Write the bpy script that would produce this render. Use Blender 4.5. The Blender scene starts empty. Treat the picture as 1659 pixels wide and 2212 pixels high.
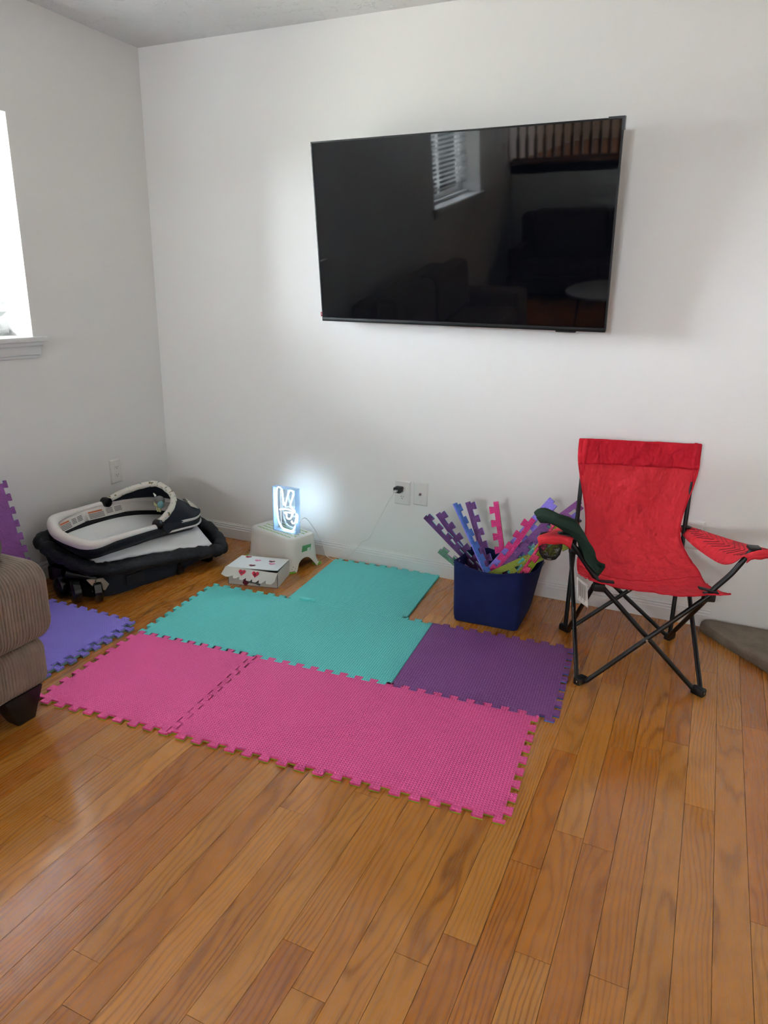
import bpy, bmesh, math, random
from mathutils import Vector, Matrix, noise
R = random.Random(7)
SC = bpy.context.scene
COL = SC.collection
PI = math.pi

# ------------------------------------------------------------------ camera
F_PX = 1533.0
CAM = Vector((3.134, -3.511, 1.523))
yaw, pitch, roll = -0.424, -0.301, 0.021
fwd = Vector((math.sin(yaw)*math.cos(pitch), math.cos(yaw)*math.cos(pitch), math.sin(pitch)))
rt = Vector((math.cos(yaw), -math.sin(yaw), 0))
up = rt.cross(fwd)
r2 = rt*math.cos(roll) + up*math.sin(roll)
u2 = up*math.cos(roll) - rt*math.sin(roll)
cd = bpy.data.cameras.new('camera')
cd.sensor_fit = 'HORIZONTAL'; cd.sensor_width = 36.0
cd.lens = F_PX/1659*36.0
cd.clip_start = 0.05; cd.clip_end = 200
cam = bpy.data.objects.new('camera', cd); COL.objects.link(cam)
m = Matrix((r2, u2, -fwd)).transposed().to_4x4(); m.translation = CAM
cam.matrix_world = m
SC.camera = cam

# ------------------------------------------------------------------ daylight, exposure
w = bpy.data.worlds.new('World'); SC.world = w; w.use_nodes = True
wb = w.node_tree.nodes['Background']
wb.inputs[0].default_value = (0.80, 0.91, 1.0, 1); wb.inputs[1].default_value = 60
def portal(name, loc, rot, sx, sy):
    l = bpy.data.lights.new(name, 'AREA'); l.shape = 'RECTANGLE'; l.size = sx; l.size_y = sy
    l.cycles.is_portal = True
    o = bpy.data.objects.new(name, l); COL.objects.link(o); o.location = loc; o.rotation_euler = rot
portal('portal_window_one', (-0.31, -1.48, 1.775), (0, -PI/2, 0), 1.02, 1.16)
portal('portal_window_two', (-0.31, -5.02, 1.795), (0, -PI/2, 0), 1.02, 1.36)
portal('portal_fill_window', (2.5, -10.16, 2.275), (PI/2, 0, 0), 1.2, 0.75)
SC.view_settings.view_transform = 'Standard'
SC.view_settings.look = 'None'
SC.view_settings.gamma = 1.0
SC.view_settings.use_curve_mapping = False
SC.view_settings.exposure = 1.25
SC.cycles.diffuse_bounces = 4
SC.cycles.max_bounces = 10
SC.cycles.transparent_max_bounces = 16
SC.cycles.sample_clamp_indirect = 8.0
SC.cycles.use_light_tree = False
SC.cycles.adaptive_threshold = 0.04

# ------------------------------------------------------------------ helpers
def lin(c):
    return tuple(((v/255)/12.92 if v/255 <= .04045 else ((v/255+.055)/1.055)**2.4) for v in c)
class NT:
    def __init__(s, name):
        s.m = bpy.data.materials.new(name); s.m.use_nodes = True
        s.t = s.m.node_tree; s.b = s.t.nodes['Principled BSDF']
    def n(s, kind, **kw):
        x = s.t.nodes.new('ShaderNode'+kind)
        for k, v in kw.items(): setattr(x, k, v)
        return x
    def l(s, a, b): s.t.links.new(a, b)
    def put(s, sock, v):
        if hasattr(v, 'links') or isinstance(v, bpy.types.NodeSocket): s.l(v, sock)
        else: sock.default_value = v
    def math(s, op, a, b=0.0, c=None):
        x = s.n('Math', operation=op); s.put(x.inputs[0], a); s.put(x.inputs[1], b)
        if c is not None: s.put(x.inputs[2], c)
        return x.outputs[0]
    def mixc(s, f, a, b, blend='MIX'):
        x = s.n('Mix', data_type='RGBA', blend_type=blend)
        s.put(x.inputs[0], f); s.put(x.inputs[6], a); s.put(x.inputs[7], b)
        return x.outputs[2]
    def obj(s): return s.n('TexCoord').outputs['Object']
    def noise(s, vec, scale, detail=3.0, rough=.5, mapscale=None):
        if mapscale:
            mp = s.n('Mapping'); s.l(vec, mp.inputs[0]); mp.inputs['Scale'].default_value = mapscale; vec = mp.outputs[0]
        x = s.n('TexNoise'); s.l(vec, x.inputs['Vector'])
        x.inputs['Scale'].default_value = scale; x.inputs['Detail'].default_value = detail; x.inputs['Roughness'].default_value = rough
        return x.outputs[0]
    def bump(s, h, strength, dist):
        x = s.n('Bump'); x.inputs['Strength'].default_value = strength; x.inputs['Distance'].default_value = dist
        s.l(h, x.inputs['Height']); s.l(x.outputs[0], s.b.inputs['Normal'])
def rgba(c): return (*lin(c), 1)
def M(name, c, rough=.6, spec=.5, metal=0., bump=None, var=None):
    t = NT(name); t.b.inputs['Base Color'].default_value = rgba(c)
    t.b.inputs['Roughness'].default_value = rough; t.b.inputs['Metallic'].default_value = metal
    t.b.inputs['Specular IOR Level'].default_value = spec
    if bump or var: o = t.obj()
    if bump: t.bump(t.noise(o, bump[0], 4), bump[1], bump[2])
    if var:
        f = t.noise(o, var[0], 4)
        c2 = tuple(v*(1-var[1]) for v in c); c3 = tuple(min(255, v*(1+var[1]*.6)) for v in c)
        t.l(t.mixc(f, rgba(c2), rgba(c3)), t.b.inputs['Base Color'])
    return t.m

def link(name, me, mat, parent=None, smooth=False):
    o = bpy.data.objects.new(name, me); COL.objects.link(o)
    if mat is not None:
        for k in (mat if isinstance(mat, (list, tuple)) else [mat]): me.materials.append(k)
    if parent is not None: o.parent = parent
    if smooth:
        for p in me.polygons: p.use_smooth = True
    return o
def mesh(name, v, f, mat, parent=None, smooth=False):
    me = bpy.data.meshes.new(name); me.from_pydata([tuple(x) for x in v], [], f); me.update()
    bm = bmesh.new(); bm.from_mesh(me); bmesh.ops.recalc_face_normals(bm, faces=bm.faces); bm.to_mesh(me); bm.free()
    return link(name, me, mat, parent, smooth)
class B:
    """collects shapes for one mesh"""
    def __init__(s): s.v = []; s.f = []; s.mi = []
    def add(s, v, f, mi=0):
        k = len(s.v); s.v += [Vector(x) for x in v]; s.f += [tuple(i+k for i in x) for x in f]; s.mi += [mi]*len(f); return s
    def box(s, a, b, mi=0, M4=None):
        (x0, y0, z0), (x1, y1, z1) = a, b
        v = [Vector(p) for p in ((x0,y0,z0),(x1,y0,z0),(x1,y1,z0),(x0,y1,z0),(x0,y0,z1),(x1,y0,z1),(x1,y1,z1),(x0,y1,z1))]
        if M4 is not None: v = [M4 @ p for p in v]
        return s.add(v, [(0,3,2,1),(4,5,6,7),(0,1,5,4),(1,2,6,5),(2,3,7,6),(3,0,4,7)], mi)
    def tube(s, pts, r, seg=10, closed=False, mi=0, flat=1.0, upv=None):
        v, f = tube_geo(pts, r, seg, closed, flat, upv); return s.add(v, f, mi)
    def prism(s, poly, z0, z1, mi=0, M4=None):
        n = len(poly); v = [Vector((x, y, z0)) for x, y in poly] + [Vector((x, y, z1)) for x, y in poly]
        if M4 is not None: v = [M4 @ p for p in v]
        return s.add(v, [tuple(range(n-1, -1, -1)), tuple(range(n, 2*n))] + [(i, (i+1) % n, (i+1) % n+n, i+n) for i in range(n)], mi)
    def lathe(s, prof, seg=24, M4=None, mi=0):
        v = []; f = []
        for r, z in prof:
            for k in range(seg):
                a = 2*PI*k/seg; p = Vector((r*math.cos(a), r*math.sin(a), z)); v.append(M4 @ p if M4 is not None else p)
        for i in range(len(prof)-1):
            for k in range(seg):
                f.append((i*seg+k, i*seg+(k+1) % seg, (i+1)*seg+(k+1) % seg, (i+1)*seg+k))
        f.append(tuple(range(seg-1, -1, -1))); f.append(tuple(range((len(prof)-1)*seg, len(prof)*seg)))
        return s.add(v, f, mi)
    def grid(s, rows, mi=0, closed=False):
        n = len(rows[0]); v = [p for r in rows for p in r]; f = []
        for i in range(len(rows)-1):
            for k in range(n if closed else n-1):
                f.append((i*n+k, i*n+(k+1) % n, (i+1)*n+(k+1) % n, (i+1)*n+k))
        return s.add(v, f, mi)
    def build(s, name, mat, parent=None, smooth=False, bevel=0, solid=0, segs=2, angle=None):
        me = bpy.data.meshes.new(name); me.from_pydata([tuple(x) for x in s.v], [], s.f); me.update()
        for p, k in zip(me.polygons, s.mi): p.material_index = k
        bm = bmesh.new(); bm.from_mesh(me); bmesh.ops.recalc_face_normals(bm, faces=bm.faces)
        if bevel: bmesh.ops.bevel(bm, geom=[e for e in bm.edges if len(e.link_faces) == 2 and e.calc_face_angle(0) > .5], offset=bevel, segments=segs, profile=.5, affect='EDGES', clamp_overlap=True)
        bm.to_mesh(me); bm.free()
        o = link(name, me, mat, parent, smooth)
        if bevel and not smooth:
            for p in me.polygons: p.use_smooth = True
            me.set_sharp_from_angle(angle=math.radians(40))
        elif smooth: me.set_sharp_from_angle(angle=math.radians(angle or 50))
        if solid:
            md = o.modifiers.new('thickness', 'SOLIDIFY'); md.thickness = solid; md.offset = 0
        return o
def tube_geo(pts, r, seg=10, closed=False, flat=1.0, upv=None):
    pts = [Vector(p) for p in pts]; n = len(pts)
    rr = r if isinstance(r, (list, tuple)) else [r]*n
    v = []; f = []; prev = None
    for i, p in enumerate(pts):
        if closed: t = pts[(i+1) % n]-pts[i-1]
        else: t = pts[min(i+1, n-1)]-pts[max(i-1, 0)]
        t.normalize()
        if prev is None:
            a = Vector(upv) if upv else (Vector((0, 0, 1)) if abs(t.z) < .9 else Vector((1, 0, 0)))
        else: a = prev
        a = (a - t*a.dot(t)).normalized(); prev = a; b = t.cross(a)
        for k in range(seg):
            th = 2*PI*k/seg; v.append(p + (a*math.cos(th)*flat + b*math.sin(th))*rr[i])
    for i in range(n if closed else n-1):
        j = (i+1) % n
        for k in range(seg): f.append((i*seg+k, i*seg+(k+1) % seg, j*seg+(k+1) % seg, j*seg+k))
    if not closed: f.append(tuple(range(seg-1, -1, -1))); f.append(tuple(range((n-1)*seg, n*seg)))
    return v, f
def curve(pts, n=8, closed=False):
    P = [Vector(p) for p in pts]; out = []; k = len(P)
    for i in range(k if closed else k-1):
        if closed: a, b, c, d = P[i-1], P[i], P[(i+1) % k], P[(i+2) % k]
        else: a, b, c, d = P[max(i-1, 0)], P[i], P[i+1], P[min(i+2, k-1)]
        for j in range(n):
            t = j/n
            out.append(.5*((2*b)+(c-a)*t+(2*a-5*b+4*c-d)*t*t+(3*b-a-3*c+d)*t**3))
    if not closed: out.append(P[-1])
    return out
def empty(name, loc=(0, 0, 0), rz=0):
    o = bpy.data.objects.new(name, None); COL.objects.link(o); o.location = loc; o.rotation_euler = (0, 0, rz); o.empty_display_size = .05
    return o
def tag(o, label, cat, group=None):
    o['label'] = label; o['category'] = cat
    if group: o['group'] = group
    return o
def struct(o, label=None, cat=None):
    o['kind'] = 'structure'
    if label: o['label'] = label
    if cat: o['category'] = cat
    return o
def stuff(o): o['kind'] = 'stuff'; return o

# ------------------------------------------------------------------ materials
def wall_mat(name, c, scale=260, strength=.22):
    t = NT(name); o = t.obj(); t.b.inputs['Base Color'].default_value = rgba(c); t.b.inputs['Roughness'].default_value = .42
    t.b.inputs['Specular IOR Level'].default_value = .35
    t.bump(t.noise(o, scale, 1), strength, .002); return t.m
M_wall = wall_mat('wall paint', (237, 234, 230))
def ceil_mat():
    t = NT('knockdown ceiling'); o = t.obj(); t.b.inputs['Base Color'].default_value = rgba((236, 236, 234)); t.b.inputs['Roughness'].default_value = .75
    a = t.noise(o, 14, 5, .6)
    cr = t.n('ValToRGB'); t.l(a, cr.inputs[0]); cr.color_ramp.elements[0].position = .55; cr.color_ramp.elements[1].position = .61
    t.bump(cr.outputs[0], .6, .006); return t.m
M_ceil = ceil_mat()
M_trim = M('white trim paint', (233, 232, 230), .35)
M_plastic = M('white plastic', (228, 225, 220), .35)
M_black = M('black plastic', (14, 15, 17), .4)
M_dark = M('near black slot', (6, 6, 6), .7)

def wood_mat():
    t = NT('red oak flooring'); oi = t.n('ObjectInfo'); o = t.obj()
    sp = t.n('SeparateXYZ'); t.l(o, sp.inputs[0]); x, y, z = sp.outputs
    rnd = oi.outputs['Random']; rnd2 = t.math('FRACT', t.math('MULTIPLY', rnd, 17.31)); rnd3 = t.math('FRACT', t.math('MULTIPLY', rnd, 91.7))
    off = t.n('CombineXYZ'); t.l(t.math('MULTIPLY', rnd, 37.0), off.inputs[0]); t.l(t.math('MULTIPLY', rnd2, 53.0), off.inputs[1]); t.l(t.math('MULTIPLY', rnd3, 29.0), off.inputs[2])
    va = t.n('VectorMath', operation='ADD'); t.l(o, va.inputs[0]); t.l(off.outputs[0], va.inputs[1]); p = va.outputs[0]
    warp = t.noise(p, 1.0, 2, .55, (7, 1.6, 7)); warp2 = t.noise(p, 1.0, 1, .5, (40, 9, 40))
    xo = t.math('MULTIPLY', t.math('SUBTRACT', rnd2, .5), .30)
    u = t.math('MULTIPLY', t.math('SUBTRACT', x, xo), 22.0)
    uu = t.math('MULTIPLY', u, u)
    sgn = t.math('MULTIPLY', t.math('SUBTRACT', rnd3, .5), 3.4)
    r = t.math('ADD', t.math('ADD', t.math('MULTIPLY', uu, .55), t.math('MULTIPLY', y, sgn)), t.math('ADD', t.math('MULTIPLY', warp, 5.0), t.math('MULTIPLY', warp2, .6)))
    band = t.math('SINE', t.math('MULTIPLY', r, 7.0))
    band = t.math('POWER', t.math('MULTIPLY_ADD', band, .5, .5), 3.0)
    pores = t.noise(p, 1.0, 1, .7, (420, 14, 420))
    pr = t.n('ValToRGB'); t.l(pores, pr.inputs[0]); pr.color_ramp.elements[0].position = .42; pr.color_ramp.elements[1].position = .62
    base = oi.outputs['Color']
    dark = t.mixc(1.0, base, (.60, .53, .46, 1), 'MULTIPLY')
    lite = t.mixc(1.0, base, (1.13, 1.12, 1.10, 1), 'MULTIPLY')
    big = t.noise(p, 1.0, 0, .5, (9, 1.4, 9))
    c = t.mixc(t.math('MULTIPLY', band, t.math('MULTIPLY', big, 1.35)), lite, dark)
    c = t.mixc(t.math('MULTIPLY', pr.outputs[0], .34), c, t.mixc(1.0, base, (.62, .55, .5, 1), 'MULTIPLY'))
    c = t.mixc(t.math('MULTIPLY', big, .35), c, t.mixc(1.0, c, (.9, .8, .68, 1), 'MULTIPLY'))
    t.l(c, t.b.inputs['Base Color'])
    t.l(t.math('MULTIPLY_ADD', pr.outputs[0], .08, .24), t.b.inputs['Roughness'])
    t.b.inputs['Specular IOR Level'].default_value = .5
    t.b.inputs['Coat Weight'].default_value = .5; t.b.inputs['Coat Roughness'].default_value = .10
    t.bump(t.noise(p, 1.0, 0, .5, (300, 12, 300)), .12, .0006)
    return t.m
M_wood = wood_mat()
M_seam = M('dark floor seam', (40, 24, 12), .9)

def foam_mat(name, c, pattern=True):
    t = NT(name); t.b.inputs['Base Color'].default_value = rgba(c); t.b.inputs['Roughness'].default_value = .62
    t.b.inputs['Specular IOR Level'].default_value = .4
    if pattern:
        o = t.obj(); sp = t.n('SeparateXYZ'); t.l(o, sp.inputs[0])
        a = t.math('FRACT', t.math('MULTIPLY', sp.outputs[0], 96.0)); b = t.math('FRACT', t.math('MULTIPLY', sp.outputs[1], 96.0))
        # every cell: one flat triangle and one facet sloping down to its far corner
        h = t.math('MULTIPLY', t.math('MAXIMUM', t.math('SUBTRACT', t.math('ADD', a, b), 1.0), 0.0), -1.0)
        t.bump(h, 1.0, .0075)
    else:
        o = t.obj(); t.bump(t.noise(o, 300, 2), .2, .001)
    return t.m
F = {k: (foam_mat('foam '+k, c), foam_mat('foam plain '+k, c, False)) for k, c in dict(
    pink=(252, 98, 170), lime=(170, 195, 56), teal=(116, 236, 234), violet=(150, 88, 162), blue=(70, 112, 196),
    periwinkle=(146, 130, 232), sage=(120, 168, 140), mint=(150, 225, 215), shaded_violet=(120, 72, 138), hotpink=(238, 66, 146), crimson=(190, 40, 90), olive=(150, 165, 60)).items()}  # purple of the bin strips is the tile violet with shade darkened in

# ------------------------------------------------------------------ the room
H = 2.779; XR = 4.9; YR = -6.8; TH = .30
def wall_with_holes(name, holes, a0, a1, z0, z1, thick, axis, at, mat):
    """axis 'x': the wall stands in the plane x=at and runs along y; holes (a0,a1,z0,z1)"""
    b = B()
    def bx(p, q, s, t_):
        if q-p < 1e-5 or t_-s < 1e-5: return
        if axis == 'x': b.box((at-thick, p, s), (at, q, t_))
        else: b.box((p, at-thick, s), (q, at, t_))
    cur = a0
    for h in sorted(holes):
        bx(cur, h[0], z0, z1); bx(h[0], h[1], z0, h[2]); bx(h[0], h[1], h[3], z1); cur = h[1]
    bx(cur, a1, z0, z1)
    return struct(b.build(name, mat))
W1 = (-2.05, -.908, 1.268, 2.281); W2 = (-5.70, -4.35, 1.30, 2.29)
wall_with_holes('wall_left', [W1, W2], YR, .12, 0, H+.1, TH, 'x', 0, M_wall)
b = B().box((-TH, 0, 0), (XR+.15, .15, H+.1)); struct(b.build('wall_back', M_wall))
b = B().box((XR, -10.2, 0), (XR+.15, 0, 4.1)); struct(b.build('wall_right', M_wall))
b = B().box((0, YR-.15, 0), (XR, YR, 1.47)); struct(b.build('wall_rear', M_wall))
b = B().box((-TH, YR-.05, H), (XR+.15, .15, H+.12)); struct(b.build('ceiling', M_ceil))
# the upper level behind the railing (seen in the television)
b = B().box((-TH, -10.2, 1.36), (XR, YR-.0, 1.5)); struct(b.build('floor_upper', M('upper oak floor', (150, 96, 52), .4, var=(6, .2))))
b = B().box((-TH, -10.2, 1.5), (0, YR, 4.1)).box((-TH, -10.2, 4.0), (XR, YR+.1, 4.12)).box((-TH, YR-.15, H+.12), (XR, YR, 4.0)); struct(b.build('wall_upper', M_wall))
wall_with_holes('wall_upper_rear', [(1.9, 3.1, 1.9, 2.65)], 0, XR, 1.5, 4.1, .15, 'y', -10.0, M_wall)  # opening cut for the added fill window

# floor: a dark bed with every plank on it
b = B().box((-TH, YR-.15, -.15), (XR+.15, .15, -.012)); floor = struct(b.build('floor', M_seam))
PW = .0875
def plank_geo(b, x0, x1, y0, y1):
    g = .0004; c = .0006; zt = 0.0
    b.add([(x0+g, y0+g, -.012), (x1-g, y0+g, -.012), (x1-g, y1-g, -.012), (x0+g, y1-g, -.012),
           (x0+g, y0+g, zt-c), (x1-g, y0+g, zt-c), (x1-g, y1-g, zt-c), (x0+g, y1-g, zt-c),
           (x0+c, y0+c, zt), (x1-c, y0+c, zt), (x1-c, y1-c, zt), (x0+c, y1-c, zt)],
          [(0,3,2,1),(0,1,5,4),(1,2,6,5),(2,3,7,6),(3,0,4,7),(4,5,9,8),(5,6,10,9),(6,7,11,10),(7,4,8,11),(8,9,10,11)])
far = B()
tones = [(178, 117, 44), (183, 123, 49), (175, 112, 40), (188, 128, 55), (172, 107, 36), (178, 114, 41), (181, 120, 47), (169, 103, 34)]
x = .008
while x < XR-.02:
    y = -.008-R.uniform(0, .02); x1 = min(x+PW, XR)
    y = -.008
    first = True
    while y > -3.35:
        ln = R.uniform(.45, 1.75) if not first else R.uniform(.25, 1.5); first = False
        y0 = y-ln
        if y0 < -3.35: y0 = -3.4
        bb = B(); plank_geo(bb, x-(x+x1)/2, x1-(x+x1)/2, y0-(y+y0)/2, y-(y+y0)/2)
        o = bb.build('plank', M_wood, floor); o.location = ((x+x1)/2, (y+y0)/2, 0)
        c = R.choice(tones); k = R.uniform(.93, 1.06); o.color = (*[v*k for v in lin(c)], 1)
        y = y0
    while y > YR+.05:
        y0 = max(y-R.uniform(.5, 1.5), YR); plank_geo(far, x, x1, y0, y); y = y0
    x = x1
o = far.build('plank', M_wood, floor); o.color = rgba((176, 114, 42)); stuff(o)

# baseboards: stepped profile
def baseboard(name, p0, p1, out, hh=.097):
    prof = [(0, 0), (.014, 0), (.014, .062), (.010, .066), (.012, .070), (.012, .076), (.007, .080), (.009, .084), (.009, .088), (.004, .092), (.004, hh), (0, hh)]
    p0 = Vector(p0); p1 = Vector(p1); out = Vector(out); n = len(prof); v = []
    for p in (p0, p1): v += [p+out*a+Vector((0, 0, h)) for a, h in prof]
    f = [(i, (i+1) % n, (i+1) % n+n, i+n) for i in range(n)]+[tuple(range(n)), tuple(range(2*n-1, n-1, -1))]
    return struct(mesh(name, v, f, M_trim))
baseboard('baseboard_back', (0, 0, 0), (3.287, 0, 0), (0, -1, 0))
baseboard('baseboard_left', (0, -.015, 0), (0, YR, 0), (1, 0, 0))

# windows: frame, two sashes, panes, blind with single slats, stool and apron
M_pane = None
def pane_mat():
    t = NT('window glass'); nt = t.t; out = nt.nodes['Material Output']
    tr = t.n('BsdfTransparent'); gl = t.n('BsdfGlossy'); gl.inputs['Roughness'].default_value = .02
    fr = t.n('Fresnel'); fr.inputs[0].default_value = 1.3
    mx = t.n('MixShader'); t.l(fr.outputs[0], mx.inputs[0]); t.l(tr.outputs[0], mx.inputs[1]); t.l(gl.outputs[0], mx.inputs[2]); t.l(mx.outputs[0], out.inputs[0])
    return t.m
M_pane = pane_mat()
M_slat = M('white blind slat', (236, 236, 234), .4)
def window(name, hole, horn, tilt):
    y0, y1, z0, z1 = hole
    w_ = empty(name, (0, (y0+y1)/2, z0)); struct(w_)
    O = Vector((0, (y0+y1)/2, z0)); hy = (y1-y0)/2; hz = z1-z0; b = B()
    t_ = .045
    def fr(b, ya, yb, za, zb, xa, xb, t_):
        b.box((xa, ya, za), (xb, ya+t_, zb)).box((xa, yb-t_, za), (xb, yb, zb)).box((xa, ya+t_, za), (xb, yb-t_, za+t_)).box((xa, ya+t_, zb-t_), (xb, yb-t_, zb))
    fr(b, -hy, hy, 0, hz, -.295, -.225, t_); b.build('window_frame', M_trim, w_)
    for k in (0, 1):   # two sliding sashes side by side
        ya, yb = (-hy+t_, .02) if k == 0 else (-.02, hy-t_)
        xx = -.285+.025*k
        bb = B(); fr(bb, ya, yb, t_, hz-t_, xx, xx+.022, .035); s_ = bb.build('sash', M_trim, w_)
        B().box((xx+.009, ya+.035, t_+.035), (xx+.013, yb-.035, hz-t_-.035)).build('pane', M_pane, s_)
    bl = B().box((-.20, -hy+.006, hz-.05), (-.145, hy-.006, hz-.004)).build('blind', M_slat, w_, bevel=.004)
    n = int((hz-.12)/.046)
    me = None
    for i in range(n):
        zc = hz-.075-i*.046
        if me is None:
            bb = B().box((-.024, -hy+.012, -.0013), (.024, hy-.012, .0013)); o = bb.build('slat', M_slat, bl); me = o.data
        else:
            o = bpy.data.objects.new('slat', me); COL.objects.link(o); o.parent = bl
        o.location = (-.172, 0, zc); o.rotation_euler = (0, tilt, 0)
    B().box((-.196, -hy+.012, .015), (-.148, hy-.012, .035)).build('bottom_rail', M_slat, bl, bevel=.003)
    bb = B()
    for yy in (-hy*.6, hy*.6):
        for xx in (-.197, -.147): bb.tube([(xx, yy, .03), (xx, yy, hz-.03)], .0009, 6)
    bb.build('ladder_cord', M_slat, bl)
    # stool with horns, apron in steps
    s_ = B().prism([(-.22, -hy+.001), (.0005, -hy+.001), (.0005, -hy-horn), (.045, -hy-horn), (.045, hy+horn), (.0005, hy+horn), (.0005, hy-.001), (-.22, hy-.001)], -.020, .004).build('window_sill', M_trim, w_, bevel=.004)
    B().box((.0, -hy-horn+.02, -.040), (.030, hy+horn-.02, -.0201)).box((.0, -hy-horn+.027, -.085), (.016, hy+horn-.027, -.0401)).box((.0, -hy-horn+.031, -.10), (.010, hy+horn-.031, -.0851)).build('apron', M_trim, w_, bevel=.003)
window('window_1', W1, .054, -0.5); window('window_2', W2, .054, -0.6)
uw = empty('fill_window', (2.5, -10.05, 1.9)); struct(uw)  # unseen upper-level window, added to let fill light into the room
b = B()
for xx in (-0.6, -.02, 0.56): b.box((xx, -.05, 0), (xx+.04, .02, 0.75))
b.box((-0.6, -.05, 0), (0.6, .02, .05)).box((-0.6, -.05, 0.7), (0.6, .02, 0.75)); b.build('window_frame', M_trim, uw)
for k in range(2): B().box((-0.56+k*0.58, -.02, .05), (-.02+k*0.58, -.016, 0.7)).build('pane', M_pane, uw)
g = B().box((-60, -60, -.9), (-.4, 40, -.6)).build('ground_outside', M('pale bounce ground', (214, 208, 192), .95, var=(.6, .12))); struct(g)  # ground made pale to bounce more daylight in through the windows


# ------------------------------------------------------------------ outlets and wall plates
def plate(name, w_, h_, loc, rz, label, recept=True, coax=False, cat='outlet'):
    """local: x right, y out of the wall towards the room is -y, z up; centred"""
    e = empty(name, loc, rz); tag(e, label, cat)
    b = B(); a, c, t_ = w_/2, h_/2, .0065; i = .007
    b.add([(-a,0,-c),(a,0,-c),(a,0,c),(-a,0,c),(-a+i,-t_,-c+i),(a-i,-t_,-c+i),(a-i,-t_,c-i),(-a+i,-t_,c-i),(-a,-.002,-c),(a,-.002,-c),(a,-.002,c),(-a,-.002,c)],
          [(0,1,2,3),(4,5,6,7),(8,9,5,4),(9,10,6,5),(10,11,7,6),(11,8,4,7),(0,1,9,8),(1,2,10,9),(2,3,11,10),(3,0,8,11)])
    b.build('cover_plate', M_plastic, e)
    if recept:
        for zc in (.0235, -.0235):
            n = 24; pts = []
            for k in range(n):
                t2 = 2*PI*k/n; pts.append((.0175*math.cos(t2), max(-.0135, min(.0135, .0175*math.sin(t2)))))
            M4 = Matrix.Translation((0, -t_+.001, zc)) @ Matrix.Rotation(PI/2, 4, 'X')
            r_ = B().prism(pts, 0, .0028, 0, M4).build('receptacle', M_plastic, e)
            q = B()
            for sx, hh in ((-.0065, .0085), (.0065, .007)): q.box((sx-.0012, -t_-.0022, zc+.003-hh/2), (sx+.0012, -t_-.0006, zc+.003+hh/2))
            q.lathe([(.0026, 0), (.0026, .0016)], 10, Matrix.Translation((0, -t_-.0006, zc-.0075)) @ Matrix.Rotation(PI/2, 4, 'X'))
            q.build('slots', M_dark, r_)
        B().lathe([(.003, 0), (.003, .0015), (.002, .002)], 12, Matrix.Translation((0, -t_, 0)) @ Matrix.Rotation(PI/2, 4, 'X')).build('screw', M_plastic, e)
    if coax:
        B().lathe([(.0075, 0), (.0075, .002), (.0048, .002), (.0048, .012), (.0025, .012)], 12, Matrix.Translation((0, -t_, 0)) @ Matrix.Rotation(PI/2, 4, 'X')).build('cable_jack', M('brushed nickel', (150, 145, 138), .35, metal=1), e)
        for zc in (.044, -.044): B().lathe([(.0035, 0), (.0035, .0012), (.002, .002)], 12, Matrix.Translation((0, -t_, zc)) @ Matrix.Rotation(PI/2, 4, 'X')).build('screw', M_plastic, e)
    return e
plate('wall_outlet', .094, .139, (1.662, 0, .457), 0, 'white duplex outlet on the back wall with a black charger plugged in')
plate('cable_plate', .085, .131, (1.769, 0, .463), 0, 'white cable jack plate right of the outlet with the charger', False, True, 'wall plate')
plate('wall_outlet', .098, .143, (3.156, 0, .453), 0, 'white duplex outlet half hidden behind the red chair arm')
plate('wall_outlet', .095, .145, (0, -.445, .475), PI/2, 'white duplex outlet on the left wall above the folded play yard')

# charger and cable of the neon sign
ch = empty('usb_charger', (1.648, -.0093, .4805)); tag(ch, 'small black charger cube plugged into the back wall outlet', 'charger')
B().box((-.020, -.050, -.015), (.020, 0, .015)).build('charger_body', M_black, ch, bevel=.003)
bb = B().box((-.009, -.072, -.005), (.009, -.0502, .005)); bb.build('cable_plug', M_plastic, ch, bevel=.001)

# ------------------------------------------------------------------ television
Wt, Ht = 1.45, .835
tv = empty('television', (1.953, -.198, 1.787)); tv.rotation_euler = (math.atan(math.tan(.125)), 0, -.028)
tag(tv, 'large black flat television tilted forward on the back wall', 'television')
M_bez = M('television bezel', (8, 8, 9), .5, spec=.3); M_scr = M('television screen', (5, 6, 10), .03, spec=.62)
b = B().box((-Wt/2, .0, -Ht/2), (Wt/2, .018, Ht/2)); b.build('panel', M_bez, tv, bevel=.003)
B().box((-Wt*.36, .0181, -Ht*.42), (Wt*.36, .055, Ht*.18)).build('back_housing', M_bez, tv, bevel=.012)
B().box((-Wt/2+.007, -.0012, -Ht/2+.018), (Wt/2-.007, -.0002, Ht/2-.007)).build('screen', M_scr, tv)
bz = B(); a, c = Wt/2, Ht/2
bz.box((-a, -.004, -c), (-a+.006, -.0001, c)).box((a-.006, -.004, -c), (a, -.0001, c)).box((-a+.006, -.004, c-.006), (a-.006, -.0001, c)); bz.build('bezel', M_bez, tv)
B().box((-a, -.008, -c-.002), (a, -.0001, -c+.0165)).build('bottom_bar', M_bez, tv, bevel=.003)
B().box((a-.22, -.010, -c-.008), (a-.13, .012, -c-.0021)).build('sensor_strip', M_bez, tv, bevel=.002)
cg = B().box((a-.006, -.006, c-.045), (a+.004, .022, c+.004)).box((a-.06, -.006, c-.004), (a-.006, .022, c+.004)).build('corner_guard', M_black, tv)
mt = B().box((-.25, .0551, -.30), (-.21, .085, .22)).box((.21, .0551, -.30), (.25, .085, .22)).box((-.32, .0851, -.12), (.32, .11, .08)); mt.build('wall_mount', M_black, tv)
B().box((1.65, -.085, 1.68), (2.25, -.0, 1.86)).build('mount_plate', M_black).parent = tv
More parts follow.
